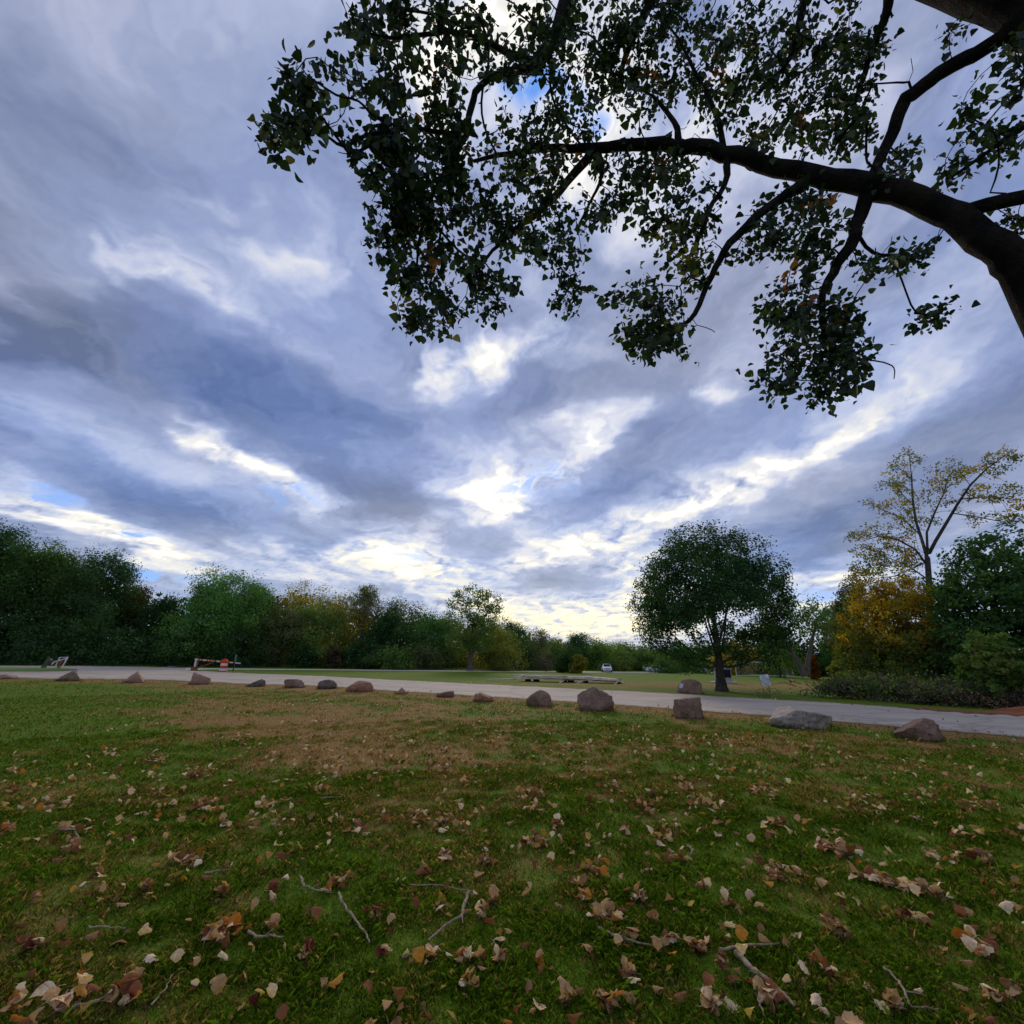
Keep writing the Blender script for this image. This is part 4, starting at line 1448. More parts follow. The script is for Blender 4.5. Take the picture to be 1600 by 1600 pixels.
def overhanging_tree():
    rng = np.random.default_rng(2024)
    pr = random.Random(2024)
    foot = np.array((5.3, 3.0, float(hgt(5.3, 3.0))))

    def limb(lst):
        pts = [at(x, y, d) for x, y, d, w in lst]
        rad = [w * .43 * d / F for x, y, d, w in lst]
        # refine with a smooth curve
        P = np.array(pts)
        n = len(P)
        t = np.arange(n)
        tt = np.linspace(0, n - 1, (n - 1) * 3 + 1)
        out = []
        for u in tt:
            i = min(int(u), n - 2)
            f = u - i
            p0, p1, p2, p3 = P[max(i - 1, 0)], P[i], P[i + 1], P[min(i + 2, n - 1)]
            out.append(.5 * ((2 * p1) + (-p0 + p2) * f + (2 * p0 - 5 * p1 + 4 * p2 - p3) * f * f + (-p0 + 3 * p1 - 3 * p2 + p3) * f ** 3))
        rr = np.interp(tt, t, rad)
        out = np.array(out)
        out[1:-1] += rng.normal(size=(len(out) - 2, 3)) * np.minimum(rr[1:-1, None] * .18, .012)
        return out, rr

    main = [(1790, 930, 3.55, 110), (1722, 720, 3.55, 86), (1662, 560, 3.56, 70), (1603, 440, 3.62, 59), (1568, 400, 3.66, 55), (1538, 370, 3.72, 51), (1495, 340, 3.82, 46), (1430, 311, 3.95, 42), (1350, 289, 4.1, 39),
            (1270, 273, 4.25, 33), (1190, 254, 4.4, 29), (1130, 238, 4.5, 27), (1060, 225, 4.6, 24), (990, 226, 4.7, 20), (930, 230, 4.8, 17), (870, 233, 4.85, 13), (800, 238, 4.9, 9), (740, 252, 4.9, 6)]
    P0, R0 = limb(main)
    low = np.array([(5.3, 3.0, foot[2] - .15), (5.28, 3.0, .35), (5.2, 3.02, 1.1), (5.05, 3.06, 1.9)])
    lowr = np.array((.56, .40, .34, .31))
    P0 = np.concatenate((low, P0))
    R0 = np.concatenate((lowr, R0))
    others = [
        [(1505, 330, 3.85, 24), (1560, 314, 3.8, 25), (1620, 305, 3.7, 24), (1700, 288, 3.6, 22), (1800, 260, 3.6, 20)],
        # second stem, leaning in from the right along the top
        [(1790, 640, 3.6, 100), (1815, 420, 3.6, 100), (1780, 220, 3.65, 98), (1700, 80, 3.75, 95), (1600, 0, 3.95, 90), (1500, -36, 4.2, 82), (1400, -85, 4.6, 76), (1250, -170, 5.0, 66), (1080, -190, 5.2, 46)],
        [(1580, 40, 4.0, 30), (1556, 66, 4.05, 25), (1508, 92, 4.2, 25), (1452, 121, 4.35, 24), (1416, 155, 4.42, 23), (1400, 190, 4.45, 21), (1385, 225, 4.45, 19), (1368, 262, 4.4, 17), (1352, 296, 4.35, 15)],
        [(1356, 292, 4.1, 28), (1345, 335, 4.1, 23), (1325, 385, 4.1, 20), (1302, 425, 4.08, 16), (1287, 460, 4.05, 12), (1285, 505, 4.0, 8), (1292, 548, 3.95, 5)],
        [(1255, 286, 4.25, 20), (1200, 325, 4.2, 16), (1150, 368, 4.1, 14), (1125, 405, 4.05, 12), (1105, 445, 4.0, 10), (1086, 490, 3.9, 9), (1060, 515, 3.9, 6), (1030, 545, 3.9, 4)],
        [(1137, 248, 4.48, 14), (1132, 290, 4.45, 10), (1105, 330, 4.4, 8), (1090, 380, 4.4, 5)],
        [(928, 232, 4.8, 18), (886, 285, 4.7, 14), (850, 325, 4.6, 12), (815, 350, 4.5, 9), (770, 392, 4.3, 6), (735, 440, 4.2, 4)],
        [(935, 230, 4.8, 9), (940, 275, 4.7, 7), (925, 310, 4.7, 5), (905, 350, 4.6, 4)],
        [(1080, -190, 5.2, 34), (960, -140, 5.0, 30), (905, -70, 4.9, 26), (880, 10, 4.8, 23), (862, 62, 4.7, 20), (838, 100, 4.6, 17), (795, 113, 4.5, 14), (752, 132, 4.4, 11), (735, 170, 4.3, 12), (728, 212, 4.2, 10), (690, 275, 4.1, 7), (660, 350, 4.0, 5), (650, 430, 3.9, 4)],
        [(728, 212, 4.2, 8), (680, 205, 4.0, 8), (625, 203, 3.8, 7), (575, 210, 3.6, 6.5), (536, 228, 3.5, 6), (505, 208, 3.4, 4), (468, 205, 3.3, 3)],
        [(640, 203, 3.85, 6), (590, 185, 3.6, 5), (560, 158, 3.5, 4), (525, 148, 3.4, 4), (490, 125, 3.35, 3)],
        [(838, 100, 4.6, 14), (770, 70, 4.4, 11), (700, 50, 4.2, 8), (620, 60, 4.0, 6), (570, 50, 3.9, 4)],
        [(1250, -170, 5.0, 26), (1300, -80, 5.0, 20), (1262, -10, 5.0, 15), (1245, 45, 5.0, 12), (1232, 95, 5.0, 8), (1180, 150, 4.9, 5)],
        [(1400, -85, 4.6, 24), (1392, -10, 4.75, 17), (1375, 45, 4.75, 13), (1350, 115, 4.7, 9), (1330, 180, 4.65, 5)],
        [(1080, -190, 5.2, 26), (1050, -60, 5.1, 20), (1012, 12, 5.0, 16), (985, 70, 4.95, 11), (960, 140, 4.9, 7)],
        [(1130, 230, 4.5, 12), (1120, 180, 4.6, 9), (1090, 120, 4.7, 7), (1060, 60, 4.8, 4)],
        [(1060, 222, 4.6, 14), (1055, 190, 4.65, 9), (1020, 150, 4.7, 6)],
        [(1700, 60, 3.75, 30), (1660, 130, 3.8, 22), (1610, 190, 3.9, 12), (1560, 225, 4.0, 8), (1500, 268, 4.1, 5), (1480, 280, 4.1, 3)],
        [(1335, 360, 4.1, 7), (1365, 395, 4.1, 6), (1400, 400, 4.1, 5), (1440, 410, 4.1, 3)],
        [(1395, 402, 4.1, 4), (1410, 440, 4.1, 3), (1432, 490, 4.1, 3), (1470, 487, 4.1, 2.5)],
        [(1340, 560, 3.9, 3), (1380, 566, 3.9, 2.5), (1397, 575, 3.9, 2), (1397, 592, 3.9, 1.5)],
        [(1420, 128, 4.4, 4), (1390, 130, 4.4, 3), (1355, 132, 4.4, 2.5)],
    ]
    limbs = [{'pts': P0, 'rad': R0, 'bare': 30}]
    for L in others:
        p, r = limb(L)
        limbs.append({'pts': p, 'rad': r, 'attach': p[0]})
    # where the leaves hang: pixel ellipse, twig count, depth, spread in depth
    MASS = [
        (430, 190, 26, 22, 10, 3.3), (470, 195, 34, 30, 18, 3.35), (475, 125, 32, 26, 13, 3.35), (510, 110, 10, 16, 3, 3.4), (450, 225, 30, 10, 5, 3.3), (540, 155, 14, 10, 3, 3.5),
        (550, 30, 30, 34, 12, 3.8), (600, 45, 50, 40, 26, 3.9), (580, 110, 50, 36, 24, 3.8), (640, 110, 60, 50, 32, 4.0), (700, 40, 70, 44, 38, 4.2), (790, 40, 60, 46, 30, 4.5), (720, 110, 50, 40, 18, 4.2),
        (620, 210, 50, 40, 34, 3.8), (680, 200, 60, 44, 42, 4.1), (600, 260, 46, 46, 36, 3.8), (660, 280, 66, 60, 66, 4.0), (730, 270, 66, 60, 56, 4.2), (620, 330, 44, 50, 34, 3.9), (690, 350, 66, 50, 50, 4.1),
        (590, 385, 18, 20, 7, 3.8), (640, 400, 44, 36, 26, 3.9), (700, 420, 60, 40, 34, 4.1), (640, 455, 36, 26, 15, 3.9), (640, 510, 34, 20, 14, 3.8), (690, 480, 40, 30, 16, 4.0), (690, 520, 16, 10, 4, 3.9), (770, 440, 36, 36, 26, 4.3), (770, 490, 24, 20, 9, 4.2),
        (800, 300, 60, 56, 46, 4.4), (850, 250, 56, 46, 34, 4.7), (830, 190, 60, 46, 30, 4.7), (870, 370, 46, 40, 22, 4.6), (820, 390, 44, 34, 20, 4.4), (885, 430, 26, 30, 12, 4.5), (880, 478, 22, 16, 8, 4.5), (920, 350, 30, 36, 10, 4.7),
        (860, 40, 46, 40, 30, 4.55), (850, 100, 50, 30, 22, 4.4), (800, 110, 40, 30, 14, 4.3), (930, 40, 60, 50, 40, 4.9), (990, 60, 56, 60, 44, 5.0), (930, 120, 50, 50, 30, 4.9), (1000, 140, 56, 44, 34, 4.9), (900, 190, 40, 30, 14, 4.8), (1050, 40, 50, 46, 24, 5.0),
        (1050, 110, 40, 50, 18, 4.9), (1110, 50, 46, 50, 22, 5.0), (1150, 40, 50, 40, 22, 5.0), (1200, 60, 50, 50, 24, 5.0), (1120, 160, 46, 44, 24, 4.8), (1180, 130, 50, 40, 28, 4.9), (1230, 110, 40, 50, 24, 5.0),
        (1290, 50, 50, 60, 34, 4.9), (1340, 60, 46, 60, 26, 4.8), (1300, 130, 50, 44, 30, 4.8), (1345, 190, 24, 40, 14, 4.6), (1300, 210, 46, 34, 26, 4.7), (1240, 190, 50, 30, 24, 4.8), (1180, 215, 40, 22, 14, 4.7), (1370, 90, 18, 40, 8, 4.7),
        (960, 270, 40, 30, 16, 4.7), (1010, 260, 46, 30, 24, 4.6), (1060, 270, 40, 30, 18, 4.6), (1000, 310, 40, 26, 14, 4.6), (960, 330, 36, 26, 10, 4.6), (1040, 340, 50, 40, 22, 4.5), (1070, 390, 36, 36, 20, 4.4), (1095, 320, 30, 40, 10, 4.4),
        (1080, 425, 24, 24, 8, 4.3), (1010, 455, 36, 30, 16, 3.95), (960, 460, 26, 14, 6, 3.95), (1000, 510, 34, 26, 14, 3.9), (1050, 500, 30, 26, 10, 3.9), (1025, 540, 28, 16, 9, 3.9), (1065, 545, 12, 8, 3, 3.9),
        (1230, 330, 46, 34, 22, 4.2), (1290, 330, 36, 40, 16, 4.15), (1230, 380, 40, 30, 16, 4.2), (1180, 370, 36, 26, 8, 4.2), (1270, 395, 40, 26, 14, 4.1), (1240, 440, 36, 30, 14, 4.1), (1160, 385, 24, 18, 4, 4.1),
        (1220, 490, 44, 26, 18, 4.0), (1280, 500, 44, 34, 26, 4.0), (1330, 500, 30, 30, 13, 4.0), (1260, 550, 50, 30, 24, 3.95), (1320, 560, 40, 30, 18, 3.9), (1270, 600, 44, 26, 20, 3.9), (1200, 605, 26, 16, 8, 3.9), (1335, 600, 20, 16, 6, 3.9), (1190, 560, 18, 10, 3, 3.95),
        (1410, 405, 34, 16, 10, 4.1), (1430, 395, 20, 14, 5, 4.1), (1350, 420, 20, 16, 5, 4.1), (1450, 490, 24, 14, 7, 4.1), (1480, 480, 20, 8, 4, 4.1),
        (1420, 250, 26, 20, 9, 4.2), (1395, 275, 20, 14, 5, 4.2), (1480, 278, 22, 16, 8, 4.1), (1515, 180, 24, 40, 14, 4.0), (1560, 215, 34, 22, 12, 3.95), (1595, 120, 26, 50, 13, 3.8), (1590, 60, 16, 24, 5, 3.8), (1590, 350, 14, 24, 6, 3.75), (1490, 45, 20, 10, 4, 4.2),
        (1640, 200, 40, 80, 14, 3.8), (760, -60, 200, 50, 50, 4.7), (1050, -60, 160, 50, 44, 5.1), (1300, -50, 120, 40, 26, 5.0), (600, -30, 60, 30, 10, 4.1),
    ]
    att, amass = [], []
    for (cx, cy, rx, ry, n, dep) in MASS:
        for _ in range(int(n * (.56 if cx < 800 and cx > 530 else .85) + .5)):
            a = rng.uniform(0, 6.283)
            k = math.sqrt(rng.uniform(0, 1))
            att.append(at(cx + rx * k * math.cos(a), cy + ry * k * math.sin(a), dep + rng.normal(0, .20)))
    # bare stubs and dead side twigs along the limbs
    stubs = []
    allp = np.concatenate([l['pts'] for l in limbs])
    for _ in range(90):
        q = allp[int(rng.integers(20, len(allp)))]
        d = rng.normal(size=3)
        stubs.append(q + d / np.linalg.norm(d) * rng.uniform(.10, .42))
    n_leafy = len(att)
    att = np.array(att + stubs)
    P, par, tips, given = grow(limbs, att, pr, .10, .09, .10, .06)
    st = np.array(stubs)
    r = radii(par, given, .0034, 2.2)
    free = np.array(given) <= 0
    r[free] = np.minimum(r[free], .011)
    root = thing('overhanging_cottonwood_tree', 'big dark cottonwood at the right whose leafy limbs hang over the lawn', 'tree', tuple(foot))
    # the trunk with its main limb, every other limb a part of its own, all the fine twigs one mass
    k = 0
    for i, L in enumerate(limbs):
        n = len(L['pts'])
        chain = list(range(k, k + n))
        rr = r[chain]
        if par[k] >= 0:
            chain = [int(par[k])] + chain
            rr = np.concatenate(([rr[0]], rr))
        k += n
        nm = 'trunk' if i == 0 else 'limb'
        V, Fq = tube(P[chain] - foot, rr, 18 if rr.max() > .05 else 8)
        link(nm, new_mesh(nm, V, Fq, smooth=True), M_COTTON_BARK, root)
    kids = {}
    for j in range(k, len(P)):
        kids.setdefault(int(par[j]), []).append(j)
    parts, stack = [], [(int(par[j]), j) for j in range(k, len(P)) if par[j] < k]
    while stack:
        a, j = stack.pop()
        chain = [a, j]
        while kids.get(chain[-1]):
            ks = sorted(kids[chain[-1]], key=lambda q: -r[q])
            stack += [(chain[-1], q) for q in ks[1:]]
            chain.append(ks[0])
        rr = r[chain].copy()
        rr[0] = min(rr[0], rr[1] * 1.2)
        parts.append(tube(P[chain] - foot, rr, 4 if rr.max() < .006 else 6))
    V, Fq = join(parts)
    link('twigs', new_mesh('twigs', V, Fq, smooth=True), M_COTTON_BARK, root)['kind'] = 'stuff'

    # leaves
    T = P[tips]
    par = np.asarray(par)
    org, alo, siz, col = [], [], [], []
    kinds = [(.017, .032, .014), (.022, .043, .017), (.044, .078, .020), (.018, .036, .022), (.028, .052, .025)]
    for ti in tips:
        if np.min(np.linalg.norm(st - P[ti], axis=1)) < 1e-6:
            continue
        n = int(rng.integers(11, 20))
        a = P[ti]
        b = P[par[ti]]
        px, py = project(a)
        hue = rng.random()
        yel = (1010 < px < 1100 and 350 < py < 450 and rng.random() < .6) or rng.random() < .025
        ora = (not yel) and rng.random() < .012
        for _ in range(n):
            bd = (b - a) / (np.linalg.norm(b - a) + 1e-9)
            c = a + bd * rng.uniform(-.02, .20) + rng.normal(size=3) * .042
            d = rng.normal(size=3) * .75
            d[2] -= .75
            c = c + d / np.linalg.norm(d) * .03
            org.append(c)
            alo.append(d / np.linalg.norm(d))
            siz.append(float(np.clip(rng.lognormal(-3.04, .32), .026, .092)) * (1.1 if px < 720 else 1.0))
            if ora:
                k = np.array((.26, .10, .025))
            elif yel:
                k = np.array((.13, .13, .025))
            else:
                k = np.array(kinds[int(rng.integers(0, 5))])
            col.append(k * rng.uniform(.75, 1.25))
    org, alo, siz, col = np.array(org), np.array(alo), np.array(siz), np.array(col)
    nor = rng.normal(size=(len(org), 3))
    nor -= alo * (nor * alo).sum(1, keepdims=True)
    nor /= np.linalg.norm(nor, axis=1, keepdims=True)
    # the 300 that show largest are leaves of their own, the rest one mass
    px, py = project(org)
    dep = (org - CAM) @ FWD
    inview = (px > 10) & (px < 1590) & (py > 10) & (dep > .5)
    score = np.where(inview, siz / dep, 0)
    # prefer the leaves at the rim and underside, which nothing hides
    order = np.argsort(-(score * (1 + .25 * rng.random(len(score)))))
    big = order[:300]
    rest = np.ones(len(org), bool)
    rest[big] = False
    V, Fq, Ft, nv = place_leaves(org[rest] - foot, alo[rest], nor[rest], siz[rest])
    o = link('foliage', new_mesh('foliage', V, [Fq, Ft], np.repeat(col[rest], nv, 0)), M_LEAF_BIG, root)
    o['kind'] = 'stuff'
    LV, LFq, LFt = leaf_outline()
    variants = []
    for k in kinds + [(.13, .13, .025), (.26, .10, .025)]:
        variants.append((np.array(k), new_mesh('leaf', LV, [LFq, LFt], np.repeat(np.array([k]), len(LV), 0))))
        variants[-1][1].materials.append(M_LEAF_BIG)
    for i in big:
        j = int(np.argmin([np.linalg.norm(col[i] - v[0]) for v in variants]))
        lf = bpy.data.objects.new('leaf', variants[j][1])
        x = np.cross(alo[i], nor[i])
        m = Matrix((x, alo[i], nor[i])).transposed().to_4x4()
        lf.matrix_local = Matrix.Translation(Vector(org[i] - foot)) @ m @ Matrix.Scale(float(siz[i]), 4)
        lf.parent = root
        COL.objects.link(lf)
    print('overhang leaves', len(org), 'twig nodes', len(P))


def cotton_bark():
    m, nt, out = new_mat('furrowed_bark')
    tc = nt.node('ShaderNodeTexCoord').outputs['Object']
    n = nt.noise(tc, 5.0, 6, .6)
    w = nt.noise(nt.vmath('MULTIPLY', tc, (1, 1.6, 1)), 16.0, 6, .65, dist=1.2)
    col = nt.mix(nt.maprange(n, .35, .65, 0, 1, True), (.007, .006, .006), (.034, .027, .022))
    b = nt.node('ShaderNodeBsdfPrincipled')
    nt.set(b.inputs['Base Color'], col)
    b.inputs['Roughness'].default_value = .95
    b.inputs['Specular IOR Level'].default_value = .15
    bp = nt.node('ShaderNodeBump')
    bp.inputs['Strength'].default_value = 1.0
    bp.inputs['Distance'].default_value = .08
    nt.set(bp.inputs['Height'], w)
    nt.l.new(bp.outputs[0], b.inputs['Normal'])
    nt.l.new(b.outputs[0], out.inputs[0])
    return m


M_COTTON_BARK = cotton_bark()
overhanging_tree()


# ------------------------------------------------------------------ things standing about the park
def spot(px, py):
    """terrain point, metres per photo pixel there, and the heading that faces the camera"""
    p = ground(px, py)
    return p, float((p - CAM) @ FWD) / F, -math.atan2(p[0], p[1])


def plain(name, c, rough=.6, metal=0.0, var=.18, scale=9.0):
    c2 = tuple(min(1, k * (1 + var)) for k in c)
    c1 = tuple(k * (1 - var) for k in c)
    m = surface_mat(name, c1, c2, scale, rough, .15)
    if metal:
        [n for n in m.node_tree.nodes if n.type == 'BSDF_PRINCIPLED'][0].inputs['Metallic'].default_value = metal
    return m


M_WHITE = plain('weathered_white_paint', (.62, .59, .54), .6)
M_REDP = plain('faded_red_paint', (.68, .12, .03), .6)
M_RUST = plain('rust', (.20, .09, .045), .9, var=.4)
M_ORANGE = plain('orange_plastic', (.62, .065, .015), .5, var=.08)
M_REFLECT = plain('reflective_sheet', (.62, .62, .64), .4, var=.06)
M_BLACK = plain('black_rubber', (.02, .02, .022), .8)
M_GREYWOOD = plain('grey_green_wood', (.10, .105, .07), .95, var=.35)
M_PALEWOOD = plain('bleached_wood', (.74, .61, .46), .9, var=.22, scale=4)
M_STEEL = plain('galvanised_steel', (.40, .41, .42), .45, .5)
M_GREENP = plain('green_post_paint', (.12, .22, .16), .6)
M_SIGN = plain('sign_face', (.82, .81, .80), .5, var=.05)
M_INK = plain('sign_ink', (.05, .06, .16), .6, var=.05)
M_CONCRETE = plain('concrete', (.40, .39, .36), .9)
M_KIOSK = plain('kiosk_grey', (.46, .45, .42), .7)
M_SCREEN = plain('dark_notice_board', (.015, .018, .028), .3)
M_NET = plain('net_cord', (.42, .42, .40), .8)
M_GOAL = plain('goal_white', (.74, .74, .72), .5, var=.06)
M_CARPAINT = plain('white_car_paint', (.74, .76, .80), .25, var=.02)
M_GLASS = plain('dark_car_glass', (.02, .024, .03), .08, var=.05)
M_LAMP = plain('lamp_lens', (.55, .55, .52), .15, var=.05)
M_DIRT = surface_mat('red_clay', (.17, .055, .026), (.27, .095, .045), 5, .95, .8, 14)


# barrier gate, drum and marker by the left island
def barrier_gate():
    p, s, a = spot(303, 1048)
    t = thing('barrier_gate', 'red and white striped barrier arm on a rusty post beside the orange barrel', 'gate', tuple(p), a)
    q = lambda x, y: ((x - 303) * s, 0.0, (1048.6 - y) * s * 1.05)
    box_part('post', [bar(q(303, 1049.5), q(303, 1031), .16, .18)], M_WHITE, t, .01)
    box_part('base', [bar(q(301.5, 1049.5), q(301.5, 1043), .34, .40), bar(q(306, 1049), q(306, 1045), .3, .2)], M_RUST, t, .02)
    A, B = np.array(q(301, 1032.5)), np.array(q(365, 1038))
    n = 15
    arm = box_part('arm', [bar(A, B, .10, .15)], M_WHITE, t, .008)
    for k in range(n):
        if k % 5 != 3:
            u, v = A + (B - A) * (k + .12) / n * .88, A + (B - A) * (k + .88) / n * .88
            box_part('stripe', [bar(u, v, .112, .158)], M_REDP if k % 7 else M_RUST, arm)
    box_part('brace', [bar(q(305, 1045.5), q(327, 1036.5), .09, .11)], M_RUST, t, .008)
    box_part('brace', [bar(q(305.5, 1045), q(306.5, 1033), .08, .10)], M_RUST, t, .008)
    box_part('latch_box', [((q(354.5, 1041)[0], 0, q(354.5, 1041)[2]), (3.2 * s, .2, 4.5 * s), None)], M_BLACK, t, .01)
    box_part('rest_post', [bar(q(356, 1049), q(356, 1038), .10, .10)], M_RUST, t)


barrier_gate()


def traffic_barrel():
    p, s, a = spot(348, 1050.2)
    t = thing('traffic_barrel', 'orange and white banded traffic barrel standing before the barrier arm', 'barrel', tuple(p), a)
    H = 18.0 * s * 1.05
    R = 5.2 * s
    prof = lambda z: R * (1.0 - .10 * z / H)
    lv = [0, .10, .30, .32, .50, .52, .70, .72, .88, .93, 1.0]
    V, Fq = lathe([(0, .0)] + [(prof(z * H) * (.97 if z > .9 else 1) * (.55 if z == 1.0 else 1), z * H) for z in lv] + [(0, H)], 28)
    link('body', new_mesh('body', V, Fq, smooth=False), M_ORANGE, t)
    for z0, z1 in ((.10, .30), (.50, .70)):
        V, Fq = lathe([(prof(z0 * H) * 1.012, z0 * H + .01), (prof(z1 * H) * 1.012, z1 * H - .01)], 28)
        link('reflective_band', new_mesh('reflective_band', V, Fq, smooth=True), M_REFLECT, t)
    V, Fq = lathe([(0, 0), (R * 1.22, 0), (R * 1.22, .07), (R * 1.02, .10), (0, .10)], 28)
    link('rubber_base', new_mesh('rubber_base', V, Fq), M_ORANGE, t)
    V, Fq = tube([(-R * .4, 0, H * .98), (-R * .3, 0, H * 1.05), (R * .3, 0, H * 1.05), (R * .4, 0, H * .98)], [.02] * 4, 6)
    link('handle', new_mesh('handle', V, Fq), M_ORANGE, t)


traffic_barrel()


def marker_post():
    p, s, a = spot(364.5, 1049)
    t = thing('marker_post', 'thin green marker post at the free end of the barrier arm', 'post', tuple(p), a)
    V, Fq = tube([(0, 0, -.1), (0, 0, 25 * s)], [.03, .03], 8)
    link('pole', new_mesh('pole', V, Fq), M_RUST, t)
    box_part('blade', [((0, -.04, 19.5 * s), (.16, .02, 11 * s), None)], M_GREENP, t, .006)


marker_post()


def leaning_post():
    p, s, a = spot(67, 1043.8)
    t = thing('wooden_post', 'leaning grey-green wooden post on the small grass island', 'post', tuple(p), a)
    rng = random.Random(4)
    bm = bmesh.new()
    bmesh.ops.create_cone(bm, cap_ends=True, segments=10, radius1=3.6 * s, radius2=2.5 * s, depth=17 * s)
    bmesh.ops.subdivide_edges(bm, edges=bm.edges[:], cuts=2)
    for v in bm.verts:
        z = v.co.z + 8.5 * s
        v.co.z = z - .1
        v.co.x += z * .22 + rng.uniform(-.03, .03)
        v.co.y += rng.uniform(-.03, .03)
        if z > 16 * s:
            v.co.z += rng.uniform(-.12, .12) + v.co.x * .12
    me = bpy.data.meshes.new('shaft')
    bm.to_mesh(me)
    bm.free()
    link('shaft', me, M_GREYWOOD, t)
    box_part('bracket', [((6.4 * s, -.05, 13 * s), (3.4 * s, .06, 1.2 * s), None), ((5.2 * s, -.05, 13 * s), (.9 * s, .06, 5 * s), None)], M_WHITE, t, .01)


leaning_post()


def broken_gate():
    p, s, a = spot(92, 1044)
    t = thing('broken_gate', 'broken pale wooden gate frame with rusty bars next to the leaning post', 'gate', tuple(p), a)
    q = lambda x, y, d=0.0: ((x - 92) * s, d, (1044 - y) * s * 1.05)
    box_part('upright', [bar(q(87, 1044), q(89.5, 1028.5), .12, .12)], M_WHITE, t, .01)
    box_part('upright', [bar(q(95, 1044), q(98.5, 1028.5), .13, .13)], M_PALEWOOD, t, .01)
    box_part('top_rail', [bar(q(84, 1035.5), q(98, 1030), .12, .13)], M_WHITE, t, .01)
    box_part('top_rail', [bar(q(89, 1029, .3), q(99.5, 1028.2, .3), .09, .09)], M_STEEL, t, .01)
    box_part('side_rail', [bar(q(84, 1036), q(82.5, 1039), .1, .12)], M_PALEWOOD, t, .01)
    box_part('rusty_bar', [bar(q(90, 1034, -.1), q(92, 1043.5, -.1), .14, .2)], M_RUST, t, .01)
    box_part('rusty_bar', [bar(q(94, 1032.5, -.1), q(90, 1043.5, -.1), .12, .12)], M_RUST, t, .01)
    box_part('link_board', [bar(q(76, 1035, .4), q(84, 1036, .4), .05, .45)], M_GREYWOOD, t, .01)


broken_gate()


def park_bench():
    p, s, a = spot(272, 1041.5)
    t = thing('park_bench', 'low backless park bench on the far grass left of the barrier gate', 'bench', tuple(p), a)
    w = 21 * s
    for k in range(3):
        box_part('seat_board', [((0, -.18 + .18 * k, 5.4 * s), (w, .15, .06), None)], M_GREYWOOD, t, .008)
    for sx in (-1, 1):
        box_part('leg', [((sx * w * .44, 0, 2.7 * s), (.28, .42, 5.3 * s), None)], M_BLACK, t, .01)
    box_part('footing', [((0, -.3, .03), (w * .8, 1.0, .06), None)], M_CONCRETE, t)


park_bench()


def plank_pile():
    p, s, a = spot(888, 1066)
    t = thing('plank_pile', 'long low pile of bleached wooden planks lying on dark blocks in the grass', 'wood pile', tuple(p), a)
    rng = random.Random(12)
    q = lambda x, y, d=0.0: np.array(((x - 888) * s, d, (1066 - y) * s * 1.05))
    tilt = lambda x: 1055.6 + (x - 812) * .022 + .7 * math.sin((x - 800) * .05)
    M2 = [M_PALEWOOD, plain('sunbleached_plank', (.80, .69, .54), .9, scale=3), plain('greyed_plank', (.58, .49, .38), .9, scale=3)]
    for x, w in ((825, 9), (838, 8), (882, 8), (892, 9), (915, 7), (964, 8)):
        o = box_part('block', [((q(x, 0)[0], rng.uniform(-.2, .2), .14), (w * s, .5, .36), Matrix.Rotation(rng.uniform(-.2, .2), 3, 'Z'))], M_BLACK, t, .02)
    k = 0
    for layer in range(5):
        for row in range(4):
            x = 808 + rng.uniform(0, 14) + layer * 2
            while x < 958 - layer * 4:
                L = rng.uniform(34, 62)
                x1 = min(x + L, 970 + rng.uniform(-4, 2))
                y0 = tilt(x) + 4.9 - layer * 1.05 + rng.uniform(-.5, .5)
                y1 = tilt(x1) + 4.9 - layer * 1.05 + rng.uniform(-.5, .5)
                d = -.55 + row * .36 + rng.uniform(-.1, .1)
                A, B = q(x, y0, d), q(x1, y1, d + rng.uniform(-.25, .25))
                box_part('plank', [bar(A, B, .26, .06)], M2[k % 3], t, .006)
                k += 1
                x = x1 - rng.uniform(1, 8)
    for (x0, y0, x1, y1) in ((871, 1069, 886, 1062), (896, 1068.6, 918, 1063), (956, 1068, 966, 1062.5), (765, 1063.5, 806, 1063), (803, 1057, 820, 1057.5), (806, 1061, 822, 1057)):
        V, Fq = tube([q(x0, y0, -1.6) * np.array((1, 1, 1)) + np.array((0, 0, .05)), q(x1, y1, -.3) + np.array((0, 0, .05))], [.05, .05], 6)
        link('pole', new_mesh('pole', V, Fq), M_PALEWOOD, t)


plank_pile()


